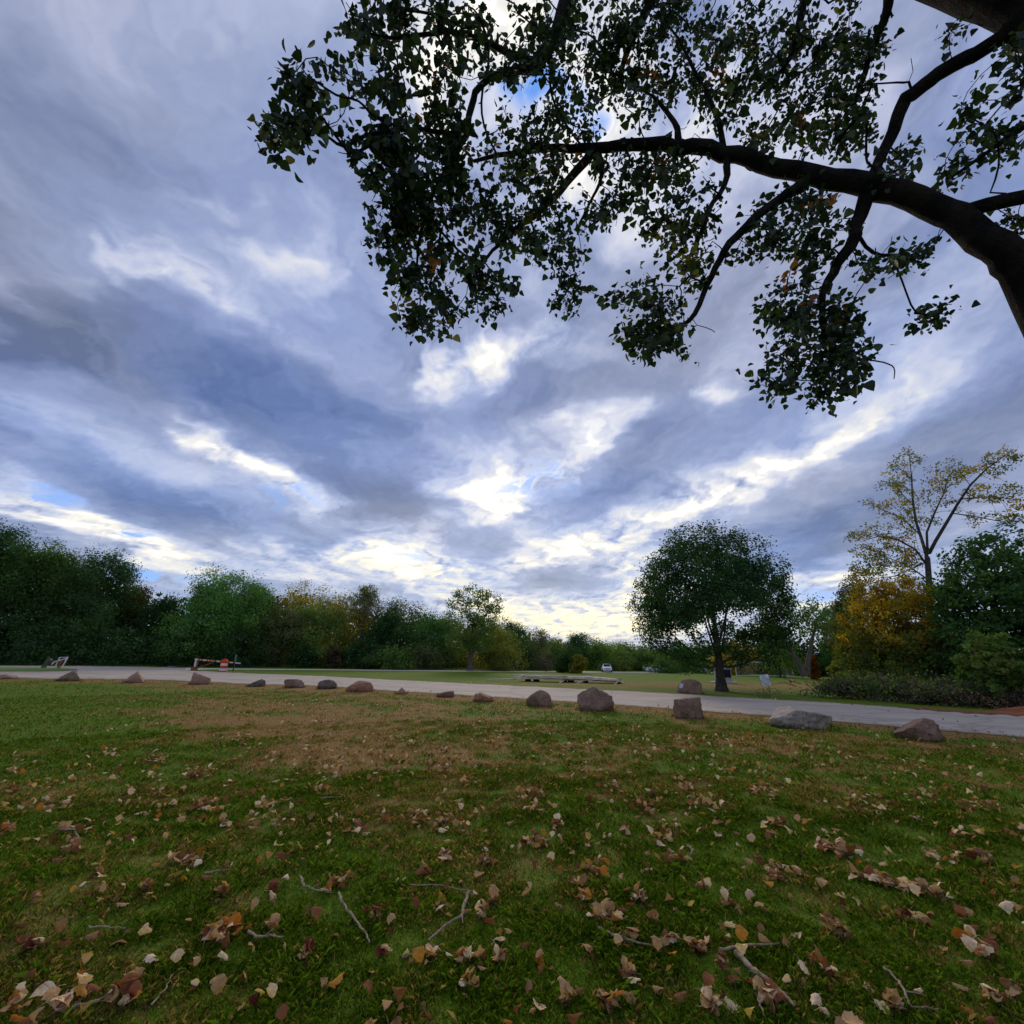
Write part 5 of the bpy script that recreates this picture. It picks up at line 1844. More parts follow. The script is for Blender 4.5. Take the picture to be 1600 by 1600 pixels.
def make_car(label, loc, rotz, parts_full=True, color=None, group=None):
    """saloon car built along X: body, cabin glass, bumper, lamps, plate, wheels"""
    t = thing('parked_car', label, 'car', loc, rotz, group)
    # body cross-section lofted along the car: (x, half width, z low, z belt, z top, half width at top)
    st = [(-2.25, .70, .38, .62, .74, .62), (-2.15, .84, .28, .70, .90, .74), (-1.45, .89, .24, .86, .98, .78), (-1.0, .90, .22, .90, 1.32, .64), (-.3, .90, .22, .90, 1.46, .60), (.5, .90, .22, .90, 1.42, .60),
          (1.15, .90, .22, .88, .98, .74), (1.9, .87, .26, .74, .86, .72), (2.2, .74, .34, .60, .70, .62)]
    V = []
    for (x, hw, z0, zb, zt, ht) in st:
        for (y, z) in ((-hw * .9, z0), (-hw, (z0 + zb) / 2), (-hw * .98, zb), (-ht, zt), (ht, zt), (hw * .98, zb), (hw, (z0 + zb) / 2), (hw * .9, z0)):
            V.append((x, y, z))
    n = len(st)
    idx = np.arange(n * 8).reshape(n, 8)
    nx = np.roll(idx, -1, 1)
    Fq = np.stack((idx[:-1], nx[:-1], nx[1:], idx[1:]), -1).reshape(-1, 4)
    caps = np.array([list(idx[0]), list(idx[-1][::-1])])
    b = link('body', new_mesh('body', V, [Fq, caps]), M_CARPAINT, t)
    m = b.modifiers.new('bevel', 'BEVEL')
    m.width = .05
    m.segments = 2
    g = lambda pts: np.array(pts, float)
    def pane(name, pts):
        link(name, new_mesh(name, g(pts), np.array([[0, 1, 2, 3]])), M_GLASS, t)
    pane('windscreen', [(1.13, -.66, 1.0), (1.13, .66, 1.0), (.56, .54, 1.425), (.56, -.54, 1.425)])
    pane('rear_window', [(-1.44, -.70, 1.02), (-1.44, .70, 1.02), (-1.02, .56, 1.34), (-1.02, -.56, 1.34)])
    for sgn in (-1, 1):
        pane('side_window', [(-.98, sgn * .875, .95), (.95, sgn * .875, .95), (.45, sgn * .655, 1.38), (-.85, sgn * .66, 1.32)])
    box_part('bumper', [((2.2, 0, .42), (.16, 1.5, .2), None)], M_CARPAINT, t, .03)
    box_part('bumper', [((-2.24, 0, .46), (.14, 1.5, .2), None)], M_CARPAINT, t, .03)
    box_part('grille', [((2.235, 0, .56), (.06, .8, .12), None)], M_BLACK, t)
    for sgn in (-1, 1):
        box_part('headlight', [((2.13, sgn * .58, .66), (.16, .28, .14), None)], M_LAMP, t, .02)
        box_part('tail_light', [((-2.2, sgn * .62, .74), (.12, .26, .14), None)], M_REDP, t, .02)
    for x in (-1.38, 1.38):
        for sgn in (-1, 1):
            V, Fq = lathe([(.0, -.11), (.24, -.11), (.32, -.09), (.33, 0), (.32, .09), (.24, .11), (0, .11)], 20)
            V = V @ np.array(Matrix.Rotation(math.pi / 2, 3, 'X')).T + np.array((x, sgn * .80, .33))
            w = link('wheel', new_mesh('wheel', V, Fq, smooth=True), M_BLACK, t)
            V, Fq = lathe([(0, .0), (.20, .0), (.22, .02)], 16)
            V = V @ np.array(Matrix.Rotation(-sgn * math.pi / 2, 3, 'X')).T + np.array((x, sgn * .915, .33))
            link('rim', new_mesh('rim', V, Fq), M_STEEL, w)
    return t


p_, s_, a_ = spot(948, 1050.2)
make_car('white car parked on the far drive, facing the lawn', (p_[0], p_[1], p_[2] + .03), a_ - math.pi / 2 + .08)
for px_, py_, da, lab in ((1026, 1050.6, 0.1, 'white car seen from the side left of the round tree trunk'), (1100, 1051.8, 1.3, 'pale car under the round tree just left of its trunk')):
    p_, s_, a_ = spot(px_, py_)
    make_car(lab, (p_[0], p_[1], p_[2] + .03), a_ + da, group='cars parked beyond the far drive')


def road_sign(px, foot, top, w_px, h_px, label, post_w=1.5, face=None):
    p, s, a = spot(px, foot)
    t = thing('road_sign', label, 'sign', tuple(p), a)
    H = (foot - top) * s * 1.05
    box_part('post', [((0, 0, H / 2 - .1), (post_w * s, .06, H), None)], M_STEEL, t)
    box_part('plate', [((0, -.06, H - h_px * s / 2), (w_px * s, .02, h_px * s), None)], face or M_SIGN, t, .004)


road_sign(808, 1047.2, 1033, 4.5, 5.2, 'square pale sign on a thick post at the edge of the wood', 1.8, M_KIOSK)
road_sign(895, 1050, 1031, 3.4, 6.0, 'small sign on a thin post in front of the small yellow tree', 1.0, M_KIOSK)
road_sign(1006, 1049, 1042, 2.4, 4.6, 'tiny white sign by the far drive left of the round tree', .8)


def yard_sign():
    p, s, a = spot(1203, 1086)
    t = thing('yard_sign', 'tilted white notice sign with dark lettering on a stake beside the road', 'sign', tuple(p), a)
    w, h = 13.2 * s, 17.0 * s
    V, Fq = tube([(.02, 0, -.1), (0, 0, 16 * s), (-1.5 * s, .01, 24 * s)], [.018, .018, .018], 8)
    link('stake', new_mesh('stake', V, Fq), M_RUST, t)
    R = Matrix.Rotation(.19, 3, 'Y').inverted()
    c = Vector((-3.4 * s, -.03, 21.6 * s))
    box_part('panel', [(c, (w, .012, h), R)], M_SIGN, t, .003)
    # outer rim
    rim = [((c + R @ Vector(o)), sz, R) for o, sz in (((0, -.008, h * .49), (w, .006, .012)), ((0, -.008, -h * .49), (w, .006, .012)), ((w * .485, -.008, 0), (.012, .006, h * .94)), ((-w * .485, -.008, 0), (.012, .006, h * .94)))]
    for q in rim:
        box_part('rim', [q], M_STEEL, t)
    for k, line in enumerate(('NO', 'DOGS', 'ALLOWED', 'IN THIS', 'AREA')):
        cu = bpy.data.curves.new('lettering', 'FONT')
        cu.body = line
        cu.size = h * .185
        cu.align_x = 'CENTER'
        cu.align_y = 'CENTER'
        cu.extrude = .001
        tmp = bpy.data.objects.new('lettering_curve', cu)
        COL.objects.link(tmp)
        bpy.context.view_layer.update()
        me = bpy.data.meshes.new_from_object(tmp.evaluated_get(bpy.context.evaluated_depsgraph_get()))
        bpy.data.objects.remove(tmp)
        me.materials.clear()
        o = link('lettering', me, M_INK, t)
        M3 = R @ Matrix.Rotation(math.pi / 2, 3, 'X')
        o.matrix_local = Matrix.Translation(c + R @ Vector((0, -.011, h * (.36 - .18 * k)))) @ M3.to_4x4()


yard_sign()


def kiosk():
    p, s, a = spot(1131, 1067.5)
    t = thing('information_kiosk', 'pale information kiosk with a dark notice panel behind the round tree trunk', 'kiosk', tuple(p), a)
    box_part('slab', [((0, 0, .06), (38 * s, 1.7, .14), None)], M_CONCRETE, t, .01)
    for sx in (-1, 1):
        box_part('post', [((sx * 11.5 * s, 0, 11 * s), (2.2 * s, .22, 22 * s), None)], M_KIOSK, t, .01)
    box_part('cabinet', [((2.0 * s, .05, 5.4 * s), (21 * s, .35, 9 * s), None)], M_KIOSK, t, .01)
    box_part('cap', [((0, 0, 22.2 * s), (27 * s, .5, 2.4 * s), None)], M_STEEL, t, .02)
    pn = box_part('notice_panel', [((3.0 * s, -.16, 14.3 * s), (17 * s, .10, 12 * s), None)], M_SCREEN, t, .01)
    box_part('panel_frame', [((3.0 * s, -.14, 20.6 * s), (18.4 * s, .14, .8 * s), None), ((3.0 * s, -.14, 8.0 * s), (18.4 * s, .14, .7 * s), None)], M_KIOSK, pn)


kiosk()


def soccer_goal(px0, px1, foot, top, label, depth):
    p, s, a = spot((px0 + px1) / 2, foot)
    t = thing('soccer_goal', label, 'goal', tuple(p), a, 'soccer goals on the far field')
    w = (px1 - px0) * s
    H = (foot - top) * s * 1.05
    def rod(name, pts, r=.06, mat=M_GOAL):
        V, Fq = tube(pts, [r] * len(pts), 8)
        link(name, new_mesh(name, V, Fq, smooth=True), mat, t)
    for sx in (-1, 1):
        rod('post', [(sx * w / 2, 0, -.05), (sx * w / 2, 0, H)])
        rod('back_strut', [(sx * w / 2, 0, H), (sx * w / 2, depth * .35, H), (sx * w / 2, depth, .05)], .045)
        rod('ground_rail', [(sx * w / 2, 0, .06), (sx * w / 2, depth, .06)], .05)
    rod('crossbar', [(-w / 2, 0, H), (w / 2, 0, H)])
    rod('base_rail', [(-w / 2, depth, .07), (w / 2, depth, .07)], .06)
    # the net: cords down the back and across
    parts = []
    prof = [(0, H), (depth * .35, H), (depth, .08)]
    for k in range(int(w / .16) + 1):
        x = -w / 2 + k * .16
        parts.append(tube([(x, y, z) for y, z in prof], [.010] * 3, 3))
    for k in range(22):
        u = k / 21
        if u < .25:
            y, z = depth * .35 * u / .25, H
        else:
            v = (u - .25) / .75
            y, z = depth * (.35 + .65 * v), H + (.08 - H) * v
        parts.append(tube([(-w / 2, y, z), (w / 2, y, z)], [.010] * 2, 3))
    V, Fq = join(parts)
    link('net', new_mesh('net', V, Fq), M_NET, t)


soccer_goal(1154.5, 1226.5, 1057.2, 1037, 'large white soccer goal with a grey net right of the round tree trunk', 2.2)
soccer_goal(1219, 1238.5, 1057.6, 1044.5, 'small white soccer goal at the right end of the large one', 1.2)


def field_cone():
    p, s, a = spot(1238.5, 1067.5)
    t = thing('traffic_cone', 'small orange cone lying on its side on the far field', 'cone', tuple(p), a)
    V, Fq = lathe([(0, 0), (.17, 0), (.03, .52), (0, .52)], 16)
    R = np.array(Matrix.Rotation(math.pi / 2 - .2, 3, 'Y'))
    V = V @ R.T + np.array((-.25, 0, .17))
    link('cone_body', new_mesh('cone_body', V, Fq, smooth=True), M_ORANGE, t)
    box_part('foot_plate', [((-.26, 0, .2), (.04, .38, .38), Matrix.Rotation(-.2, 3, 'Y'))], M_ORANGE, t, .01)
    V, Fq = lathe([(.118, .20), (.082, .34)], 16)
    link('white_band', new_mesh('white_band', V * np.array((1.04, 1.04, 1)) @ R.T + np.array((-.25, 0, .17)), Fq), M_REFLECT, t)


field_cone()


# ------------------------------------------------------------------ brush, weeds and clay at the right verge
def leafy_heap(name, label, cat, items, colors, seed, leaf, stick_mat, n_sticks, per=16, stick_len=1.0):
    """items: (px, foot py, half width px, height px, count)"""
    rng = np.random.default_rng(seed)
    p0, s0, a0 = spot(items[0][0], items[0][1])
    cents, cols, parts = [], [], []
    for (x, y, rx, hgt_px, n) in items:
        p, s, a = spot(x, y)
        c, sn = math.cos(a), math.sin(a)
        for _ in range(n):
            u = rng.normal(0, .45)
            v = rng.normal(0, .45)
            lx, ly = u * rx * s, v * min(rx * s, 1.6)
            z = max(.05, hgt_px * s * (1 - .5 * (u * u + v * v)) * rng.uniform(.15, 1) ** .6)
            q = np.array((p[0] + lx * c - ly * sn, p[1] + lx * sn + ly * c, 0))
            q[2] = float(hgt(q[0], q[1])) + z
            g = q + rng.normal(size=(per, 3)) * np.array((.22, .22, .13))
            g[:, 2] = np.maximum(g[:, 2], q[2] - z + .03)
            cents.append(g)
            cols.append(palette(colors, 1, rng) * rng.uniform(.65, 1.35, (per, 1)))
        for _ in range(int(n_sticks * n / 40)):
            u, v = rng.normal(0, .5, 2)
            L = rng.uniform(.4, 1.25) * stick_len
            th, el = rng.uniform(0, 6.28), rng.uniform(-.1, .9)
            b = np.array((p[0] + u * rx * s * c, p[1] + u * rx * s * sn + v * .8, 0))
            b[2] = float(hgt(b[0], b[1])) + rng.uniform(0, hgt_px * s * .5)
            e = b + L * np.array((math.cos(th) * math.cos(el), math.sin(th) * math.cos(el), math.sin(el)))
            e[2] = max(e[2], float(hgt(e[0], e[1])) + .02)
            m = (b + e) / 2 + rng.normal(size=3) * .08
            parts.append(tube([b, m, e], [.022, .016, .006], 4))
    t = thing(name, label, cat, tuple(p0))
    if cents:
        V, Fq, C = leaf_cards(np.concatenate(cents) - p0, leaf, rng, np.concatenate(cols))
        o = link('leaves', new_mesh('leaves', V, Fq, C), M_LEAF, t)
        o['kind'] = 'stuff'
    if parts:
        V, Fq = join(parts)
        o = link('sticks', new_mesh('sticks', V - p0, Fq), stick_mat, t)
        o['kind'] = 'stuff'
    return t


leafy_heap('brush_pile', 'long heap of cut grey-green brush along the far side of the road', 'brush pile',
           [(1370, 1093, 70, 34, 150), (1320, 1091, 36, 26, 80), (1420, 1097, 50, 34, 110), (1455, 1101, 34, 26, 70), (1345, 1088, 40, 36, 80), (1480, 1097, 50, 38, 70), (1400, 1090, 60, 40, 80)],
           {'grey': 2.4, 'olive': 2, 'dark': .8, 'green': 1}, 81, .13, M_BARK, 26)
leafy_heap('brush_pile', 'small dead brown bush at the left end of the brush heap', 'brush pile', [(1302, 1084, 20, 18, 40), (1325, 1076, 18, 22, 30)], {'brown': 3, 'grey': 1}, 82, .11, M_BARK, 60, 16, .5)
leafy_heap('stick_heap', 'tangle of dead brown sticks and roots beside the red clay', 'stick heap', [(1510, 1104, 50, 20, 50), (1560, 1106, 50, 18, 50), (1595, 1102, 40, 24, 40), (1490, 1100, 30, 16, 24)],
           {'brown': 3, 'grey': 1}, 83, .11, M_BARK, 90)
leafy_heap('weed_clump', 'low clump of pale-flowering weeds at the foot of the tilted sign', 'weeds', [(1200, 1089, 16, 8, 16), (1210, 1088, 8, 9, 8)], {'olive': 2, 'grey': 2}, 84, .07, M_BARK_PALE, 10, 10, .3)


def clay_mound():
    p, s, a = spot(1632, 1114)
    rng = np.random.default_rng(3)
    n, k = 14, 40
    V = []
    for i in range(n):
        for j in range(k):
            r = i / (n - 1)
            th = j / k * 2 * math.pi
            x, y = math.cos(th) * r * 1.5, math.sin(th) * r * .8
            w = np.array((p[0] + x * math.cos(a) - y * math.sin(a), p[1] + x * math.sin(a) + y * math.cos(a)))
            z = float(hgt(*w)) + .22 * (1 - r * r) ** 1.4 * (1 + .35 * float(fbm(np.array(x * 1.2), np.array(y * 1.2 + 3), 4, .6, 5))) - .02 * r
            V.append((w[0] - p[0], w[1] - p[1], z - p[2]))
    idx = np.arange(n * k).reshape(n, k)
    nx = np.roll(idx, -1, 1)
    Fq = np.stack((idx[:-1], idx[1:], nx[1:], nx[:-1]), -1).reshape(-1, 4)
    o = link('clay_mound', new_mesh('clay_mound', V, Fq, smooth=True), M_DIRT, loc=tuple(p))
    tag(o, 'low mound of red clay at the right edge beyond the road', 'dirt mound')


clay_mound()
clay_lo = lambda x: np.interp(x, [1400, 1450, 1520, 1600, 1800], [1105.3, 1110.5, 1115.8, 1119.5, 1134])
clay_hi = lambda x: np.interp(x, [1400, 1450, 1520, 1600, 1800], [1104.8, 1107.5, 1112.0, 1112, 1124])
strip('dirt_verge', clay_lo, clay_hi, 1402, 1800, 50, 4, .022, M_DIRT, 2.2)


# ------------------------------------------------------------------ turf: short mown blades
def build_grass():
    bpy.context.view_layer.update()
    rng = np.random.default_rng(55)
    zones = [(1.7, 4.2, 13500, .036, .0023), (4.2, 8, 5000, .042, .0040), (8, 14, 1200, .05, .0078), (14, 27, 230, .055, .014), (27, 55, 42, .06, .026)]
    Vs, Cs, n_tot = [], [], 0
    half = math.radians(54)
    for (r0, r1, dens, hgt_b, wid) in zones:
        n = int(half * (r1 * r1 - r0 * r0) * dens)
        r = np.sqrt(rng.uniform(r0 * r0, r1 * r1, n))
        a = rng.uniform(-half, half, n)
        x, y = np.sin(a) * r, np.cos(a) * r
        px, py = project(np.stack((x, y, hgt(x, y)), -1))
        d = dryness(x, y)
        # tufts: thicker growth in patches, thin on the bare brown ground
        tuft = fbm(x * 2.2, y * 2.2, 3, .6, 301)
        keep = (py > near_y(px) + .3 + 1.6 * fbm(px * .09, px * 0 + 2, 3, .6, 5)) & (rng.random(n) < np.clip(.95 + .5 * tuft - .35 * sstep(.5, .95, d), .45, 1))
        x, y, d, tuft = x[keep], y[keep], d[keep], tuft[keep]
        n = len(x)
        z = hgt(x, y)
        h = hgt_b * rng.uniform(.35, 1.15, n) * np.where(rng.random(n) < .04, 1.6, 1.0) * np.clip(1 + .7 * tuft, .5, 1.8) * (1 - .45 * sstep(.45, .9, d))
        th = rng.uniform(0, 6.283, n)
        lean = rng.uniform(.15, 1.15, n)
        dx, dy = np.cos(th) * lean * h, np.sin(th) * lean * h
        w = wid * rng.uniform(.6, 1.4, n)
        ph = rng.uniform(0, 6.283, n)
        wx, wy = np.cos(ph) * w * .5, np.sin(ph) * w * .5
        V = np.zeros((n, 4, 3))
        V[:, 0] = np.stack((x - wx, y - wy, z - .004), -1)
        V[:, 1] = np.stack((x + wx, y + wy, z - .004), -1)
        V[:, 2] = np.stack((x + dx * .45 + wx * .8, y + dy * .45 + wy * .8, z + h * .62), -1)
        V[:, 3] = np.stack((x + dx, y + dy, z + h * (1 - .28 * lean)), -1)
        g1, g2 = np.array((.028, .058, .004)), np.array((.160, .255, .020))
        s1, s2 = np.array((.15, .088, .026)), np.array((.54, .36, .125))
        u = rng.random((n, 1)) ** 1.3
        green = g1 + (g2 - g1) * u
        green = green * (1 + .25 * fbm(x * .8, y * .8, 3, .5, 401))[:, None]
        straw = s1 + (s2 - s1) * rng.random((n, 1)) ** 1.6
        k = (rng.random(n) < np.clip((d - .12) * 1.25, .06, .95))[:, None]
        C = np.where(k, straw, green)
        Vs.append(V.reshape(-1, 3))
        Cs.append(np.repeat(C, 4, 0))
        n_tot += n
    for o in [q for q in bpy.data.objects if q.name.startswith('boulder')]:
        bx_, by_ = o.location.x, o.location.y
        wd = o.dimensions.x * .5
        dd_ = o.dimensions.y * .5
        n = int(260 * wd)
        th = rng.uniform(0, 6.283, n)
        k = rng.uniform(.86, 1.16, n)
        lx, ly = np.cos(th) * wd * k, np.sin(th) * dd_ * k
        c_, s_ = math.cos(o.rotation_euler.z), math.sin(o.rotation_euler.z)
        x, y = bx_ + lx * c_ - ly * s_, by_ + lx * s_ + ly * c_
        z = hgt(x, y)
        h = rng.uniform(.04, .15, n)
        ph = rng.uniform(0, 6.283, n)
        w = .014 * rng.uniform(.6, 1.4, n)
        wx, wy = np.cos(ph) * w * .5, np.sin(ph) * w * .5
        dx, dy = rng.normal(0, .4, n) * h, rng.normal(0, .4, n) * h
        V = np.zeros((n, 4, 3))
        V[:, 0] = np.stack((x - wx, y - wy, z - .01), -1)
        V[:, 1] = np.stack((x + wx, y + wy, z - .01), -1)
        V[:, 2] = np.stack((x + dx * .45 + wx * .8, y + dy * .45 + wy * .8, z + h * .62), -1)
        V[:, 3] = np.stack((x + dx, y + dy, z + h), -1)
        kk = (rng.random(n) < .55)[:, None]
        C = np.where(kk, np.array((.30, .20, .075)), np.array((.075, .115, .016))) * rng.uniform(.5, 1.3, (n, 1))
        Vs.append(V.reshape(-1, 3))
        Cs.append(np.repeat(C, 4, 0))
        n_tot += n
    V = np.concatenate(Vs)
    C = np.concatenate(Cs)
    idx = np.arange(n_tot * 4).reshape(n_tot, 4)
    T = np.concatenate((idx[:, [0, 1, 2]], idx[:, [0, 2, 3]]))
    me = new_mesh('grass', V, T, C)
    tag(link('grass', me, M_GRASS), 'short mown grass, green with straw-coloured dead blades', 'grass', kind='stuff')
    print('grass blades', n_tot)


M_GRASS = leaf_mat('grass_blades', .30)
build_grass()

# ------------------------------------------------------------------ fallen leaves
LEAF_COLS = {
    'tan': [(.54, .33, .155), (.46, .27, .125)],
    'pale': [(.74, .52, .30), (.78, .58, .36)],
    'brown': [(.22, .105, .045), (.30, .16, .075)],
    'rust': [(.30, .12, .055), (.24, .09, .045)],
    'orange': [(.46, .17, .03), (.50, .24, .045)],
    'yellow': [(.52, .36, .09)],
    'dark red': [(.13, .035, .025)],
}


def fallen_mesh(seed, shape):
    """one dry leaf, 1 unit long: toothed deltoid outline, curled or folded"""
    rng = np.random.default_rng(seed)
    nu, nv = 5, 10
    tv = np.linspace(0, 1, nv)
    wv = np.interp(tv, [0, .08, .25, .45, .7, .9, 1.0], [.05, .34, .46, .42, .25, .09, .01])
    V = np.zeros((nv, nu, 3))
    if shape == 'flat':
        cl, cc = rng.uniform(-.9, .9), rng.uniform(-1.0, 1.0)
    elif shape == 'curled':
        cl, cc = rng.uniform(1.6, 3.4) * rng.choice((-1, 1)), rng.uniform(-1.4, 1.4)
    else:
        cl, cc = rng.uniform(-1.0, 1.2), rng.uniform(2.4, 4.2) * rng.choice((-1, 1))
    tw = rng.uniform(-.8, .8)
    for i, t in enumerate(tv):
        a = cl * t
        yy = (math.sin(a) / cl) if abs(cl) > .05 else t
        zz = ((1 - math.cos(a)) / cl) if abs(cl) > .05 else 0
        for j in range(nu):
            u = (j / (nu - 1) - .5) * 2
            w = wv[i] * (1 + (rng.uniform(-.32, .22) if j in (0, nu - 1) else 0))
            b = cc * u * .5
            x = w * (math.sin(b) / (cc * .5) if abs(cc) > .1 else u)
            h = w * ((1 - math.cos(b)) / (cc * .5) if abs(cc) > .1 else 0) + abs(u) * w * .12
            c, s = math.cos(tw * (t - .5)), math.sin(tw * (t - .5))
            V[i, j] = (x * c - h * s, yy, zz + x * s + h * c + rng.uniform(-.03, .03))
    V = V.reshape(-1, 3)
    V -= V.mean(0)
    V[:, 2] -= np.percentile(V[:, 2], 10)
    idx = np.arange(nv * nu).reshape(nv, nu)
    Fq = np.stack((idx[:-1, :-1], idx[:-1, 1:], idx[1:, 1:], idx[1:, :-1]), -1).reshape(-1, 4)
    # petiole
    a = V[idx[0, nu // 2]]
    d = a - V[idx[1, nu // 2]]
    d /= np.linalg.norm(d) + 1e-9
    e = a + d * .42 + np.array((rng.uniform(-.1, .1), 0, rng.uniform(-.02, .08)))
    tvv, tf = tube([a, (a + e) / 2 + np.array((0, 0, .03)), e], [.014, .011, .010], 3)
    return np.concatenate((V, tvv)), np.concatenate((Fq, tf + len(V)))


CLUSTERS = [  # pixel x, y, leaves, spread px
    (240, 1188, 14, 20), (305, 1213, 16, 24), (320, 1262, 14, 26), (410, 1262, 12, 18), (290, 1350, 12, 28), (110, 1332, 8, 18), (72, 1256, 4, 12), (10, 1300, 5, 12), (45, 1490, 3, 10), (55, 1410, 1, 2), (150, 1370, 2, 8), (100, 1300, 3, 14),
    (230, 1395, 3, 8), (345, 1402, 3, 7), (425, 1390, 2, 8), (475, 1502, 2, 6), (130, 1560, 3, 16), (190, 1562, 5, 18), (92, 1592, 2, 6), (25, 1577, 2, 8), (530, 1385, 4, 16), (560, 1302, 6, 16), (650, 1280, 8, 18), (690, 1288, 4, 8),
    (500, 1235, 6, 24), (520, 1210, 6, 24), (600, 1195, 14, 70), (700, 1185, 16, 60), (660, 1372, 3, 12), (695, 1345, 4, 10), (755, 1352, 4, 18), (720, 1222, 8, 26), (600, 1490, 2, 5), (672, 1500, 2, 8), (725, 1505, 4, 14), (780, 1508, 3, 10), (735, 1548, 3, 12),
    (585, 1440, 2, 6), (752, 1434, 3, 10), (772, 1412, 2, 5), (370, 1455, 5, 26), (340, 1475, 4, 16), (425, 1455, 3, 10), (500, 1170, 20, 60), (380, 1165, 10, 40), (170, 1180, 8, 24), (20, 1208, 3, 16), (110, 1222, 2, 6), (500, 1128, 12, 16), (640, 1110, 6, 30),
    (830, 1246, 10, 26), (835, 1268, 6, 16), (870, 1290, 5, 14), (845, 1320, 9, 24), (930, 1362, 9, 28), (905, 1388, 3, 10), (910, 1410, 3, 8), (1000, 1408, 5, 14), (955, 1442, 6, 22), (985, 1470, 3, 10), (930, 1438, 2, 6), (1050, 1478, 3, 8), (1095, 1488, 5, 14),
    (1055, 1345, 7, 18), (1040, 1312, 8, 26), (1095, 1258, 8, 26), (1075, 1235, 5, 12), (1190, 1235, 10, 26), (1140, 1208, 5, 20), (1215, 1290, 5, 12), (1210, 1245, 4, 14), (1290, 1328, 9, 20), (1320, 1340, 8, 18), (1215, 1372, 7, 20), (1300, 1460, 5, 14), (1320, 1470, 3, 8),
    (1100, 1390, 2, 6), (1245, 1372, 4, 16), (1340, 1374, 4, 10), (1365, 1380, 5, 10), (1390, 1388, 5, 10), (1415, 1393, 5, 10), (1440, 1398, 5, 10), (1468, 1403, 5, 12), (1460, 1340, 4, 18), (1500, 1345, 5, 18), (1535, 1350, 6, 14), (1510, 1440, 3, 8), (1515, 1475, 3, 10), (1540, 1500, 5, 18), (1555, 1570, 4, 14), (1585, 1562, 3, 10), (1400, 1578, 2, 8), (1520, 1590, 1, 3),
    (885, 1572, 3, 12), (952, 1575, 4, 16), (1115, 1578, 4, 14), (1130, 1512, 2, 6), (1145, 1540, 1, 3), (1205, 1568, 5, 14), (1275, 1510, 2, 6), (1300, 1530, 2, 8), (1030, 1560, 1, 3), (1420, 1440, 3, 14), (1450, 1450, 2, 6), (1140, 1418, 2, 4), (985, 1530, 3, 10),
    (1150, 1160, 26, 50), (1090, 1155, 14, 50), (1280, 1180, 20, 60), (1000, 1170, 14, 60), (880, 1180, 16, 50), (1400, 1200, 8, 50), (1540, 1260, 7, 40), (1440, 1250, 8, 40), (1340, 1260, 8, 40), (960, 1235, 6, 26), (1010, 1260, 6, 28), (760, 1150, 14, 60), (860, 1140, 14, 60),
    (960, 1150, 10, 40), (1240, 1145, 6, 24), (1460, 1185, 5, 40), (250, 1130, 6, 60), (390, 1110, 8, 60),
]


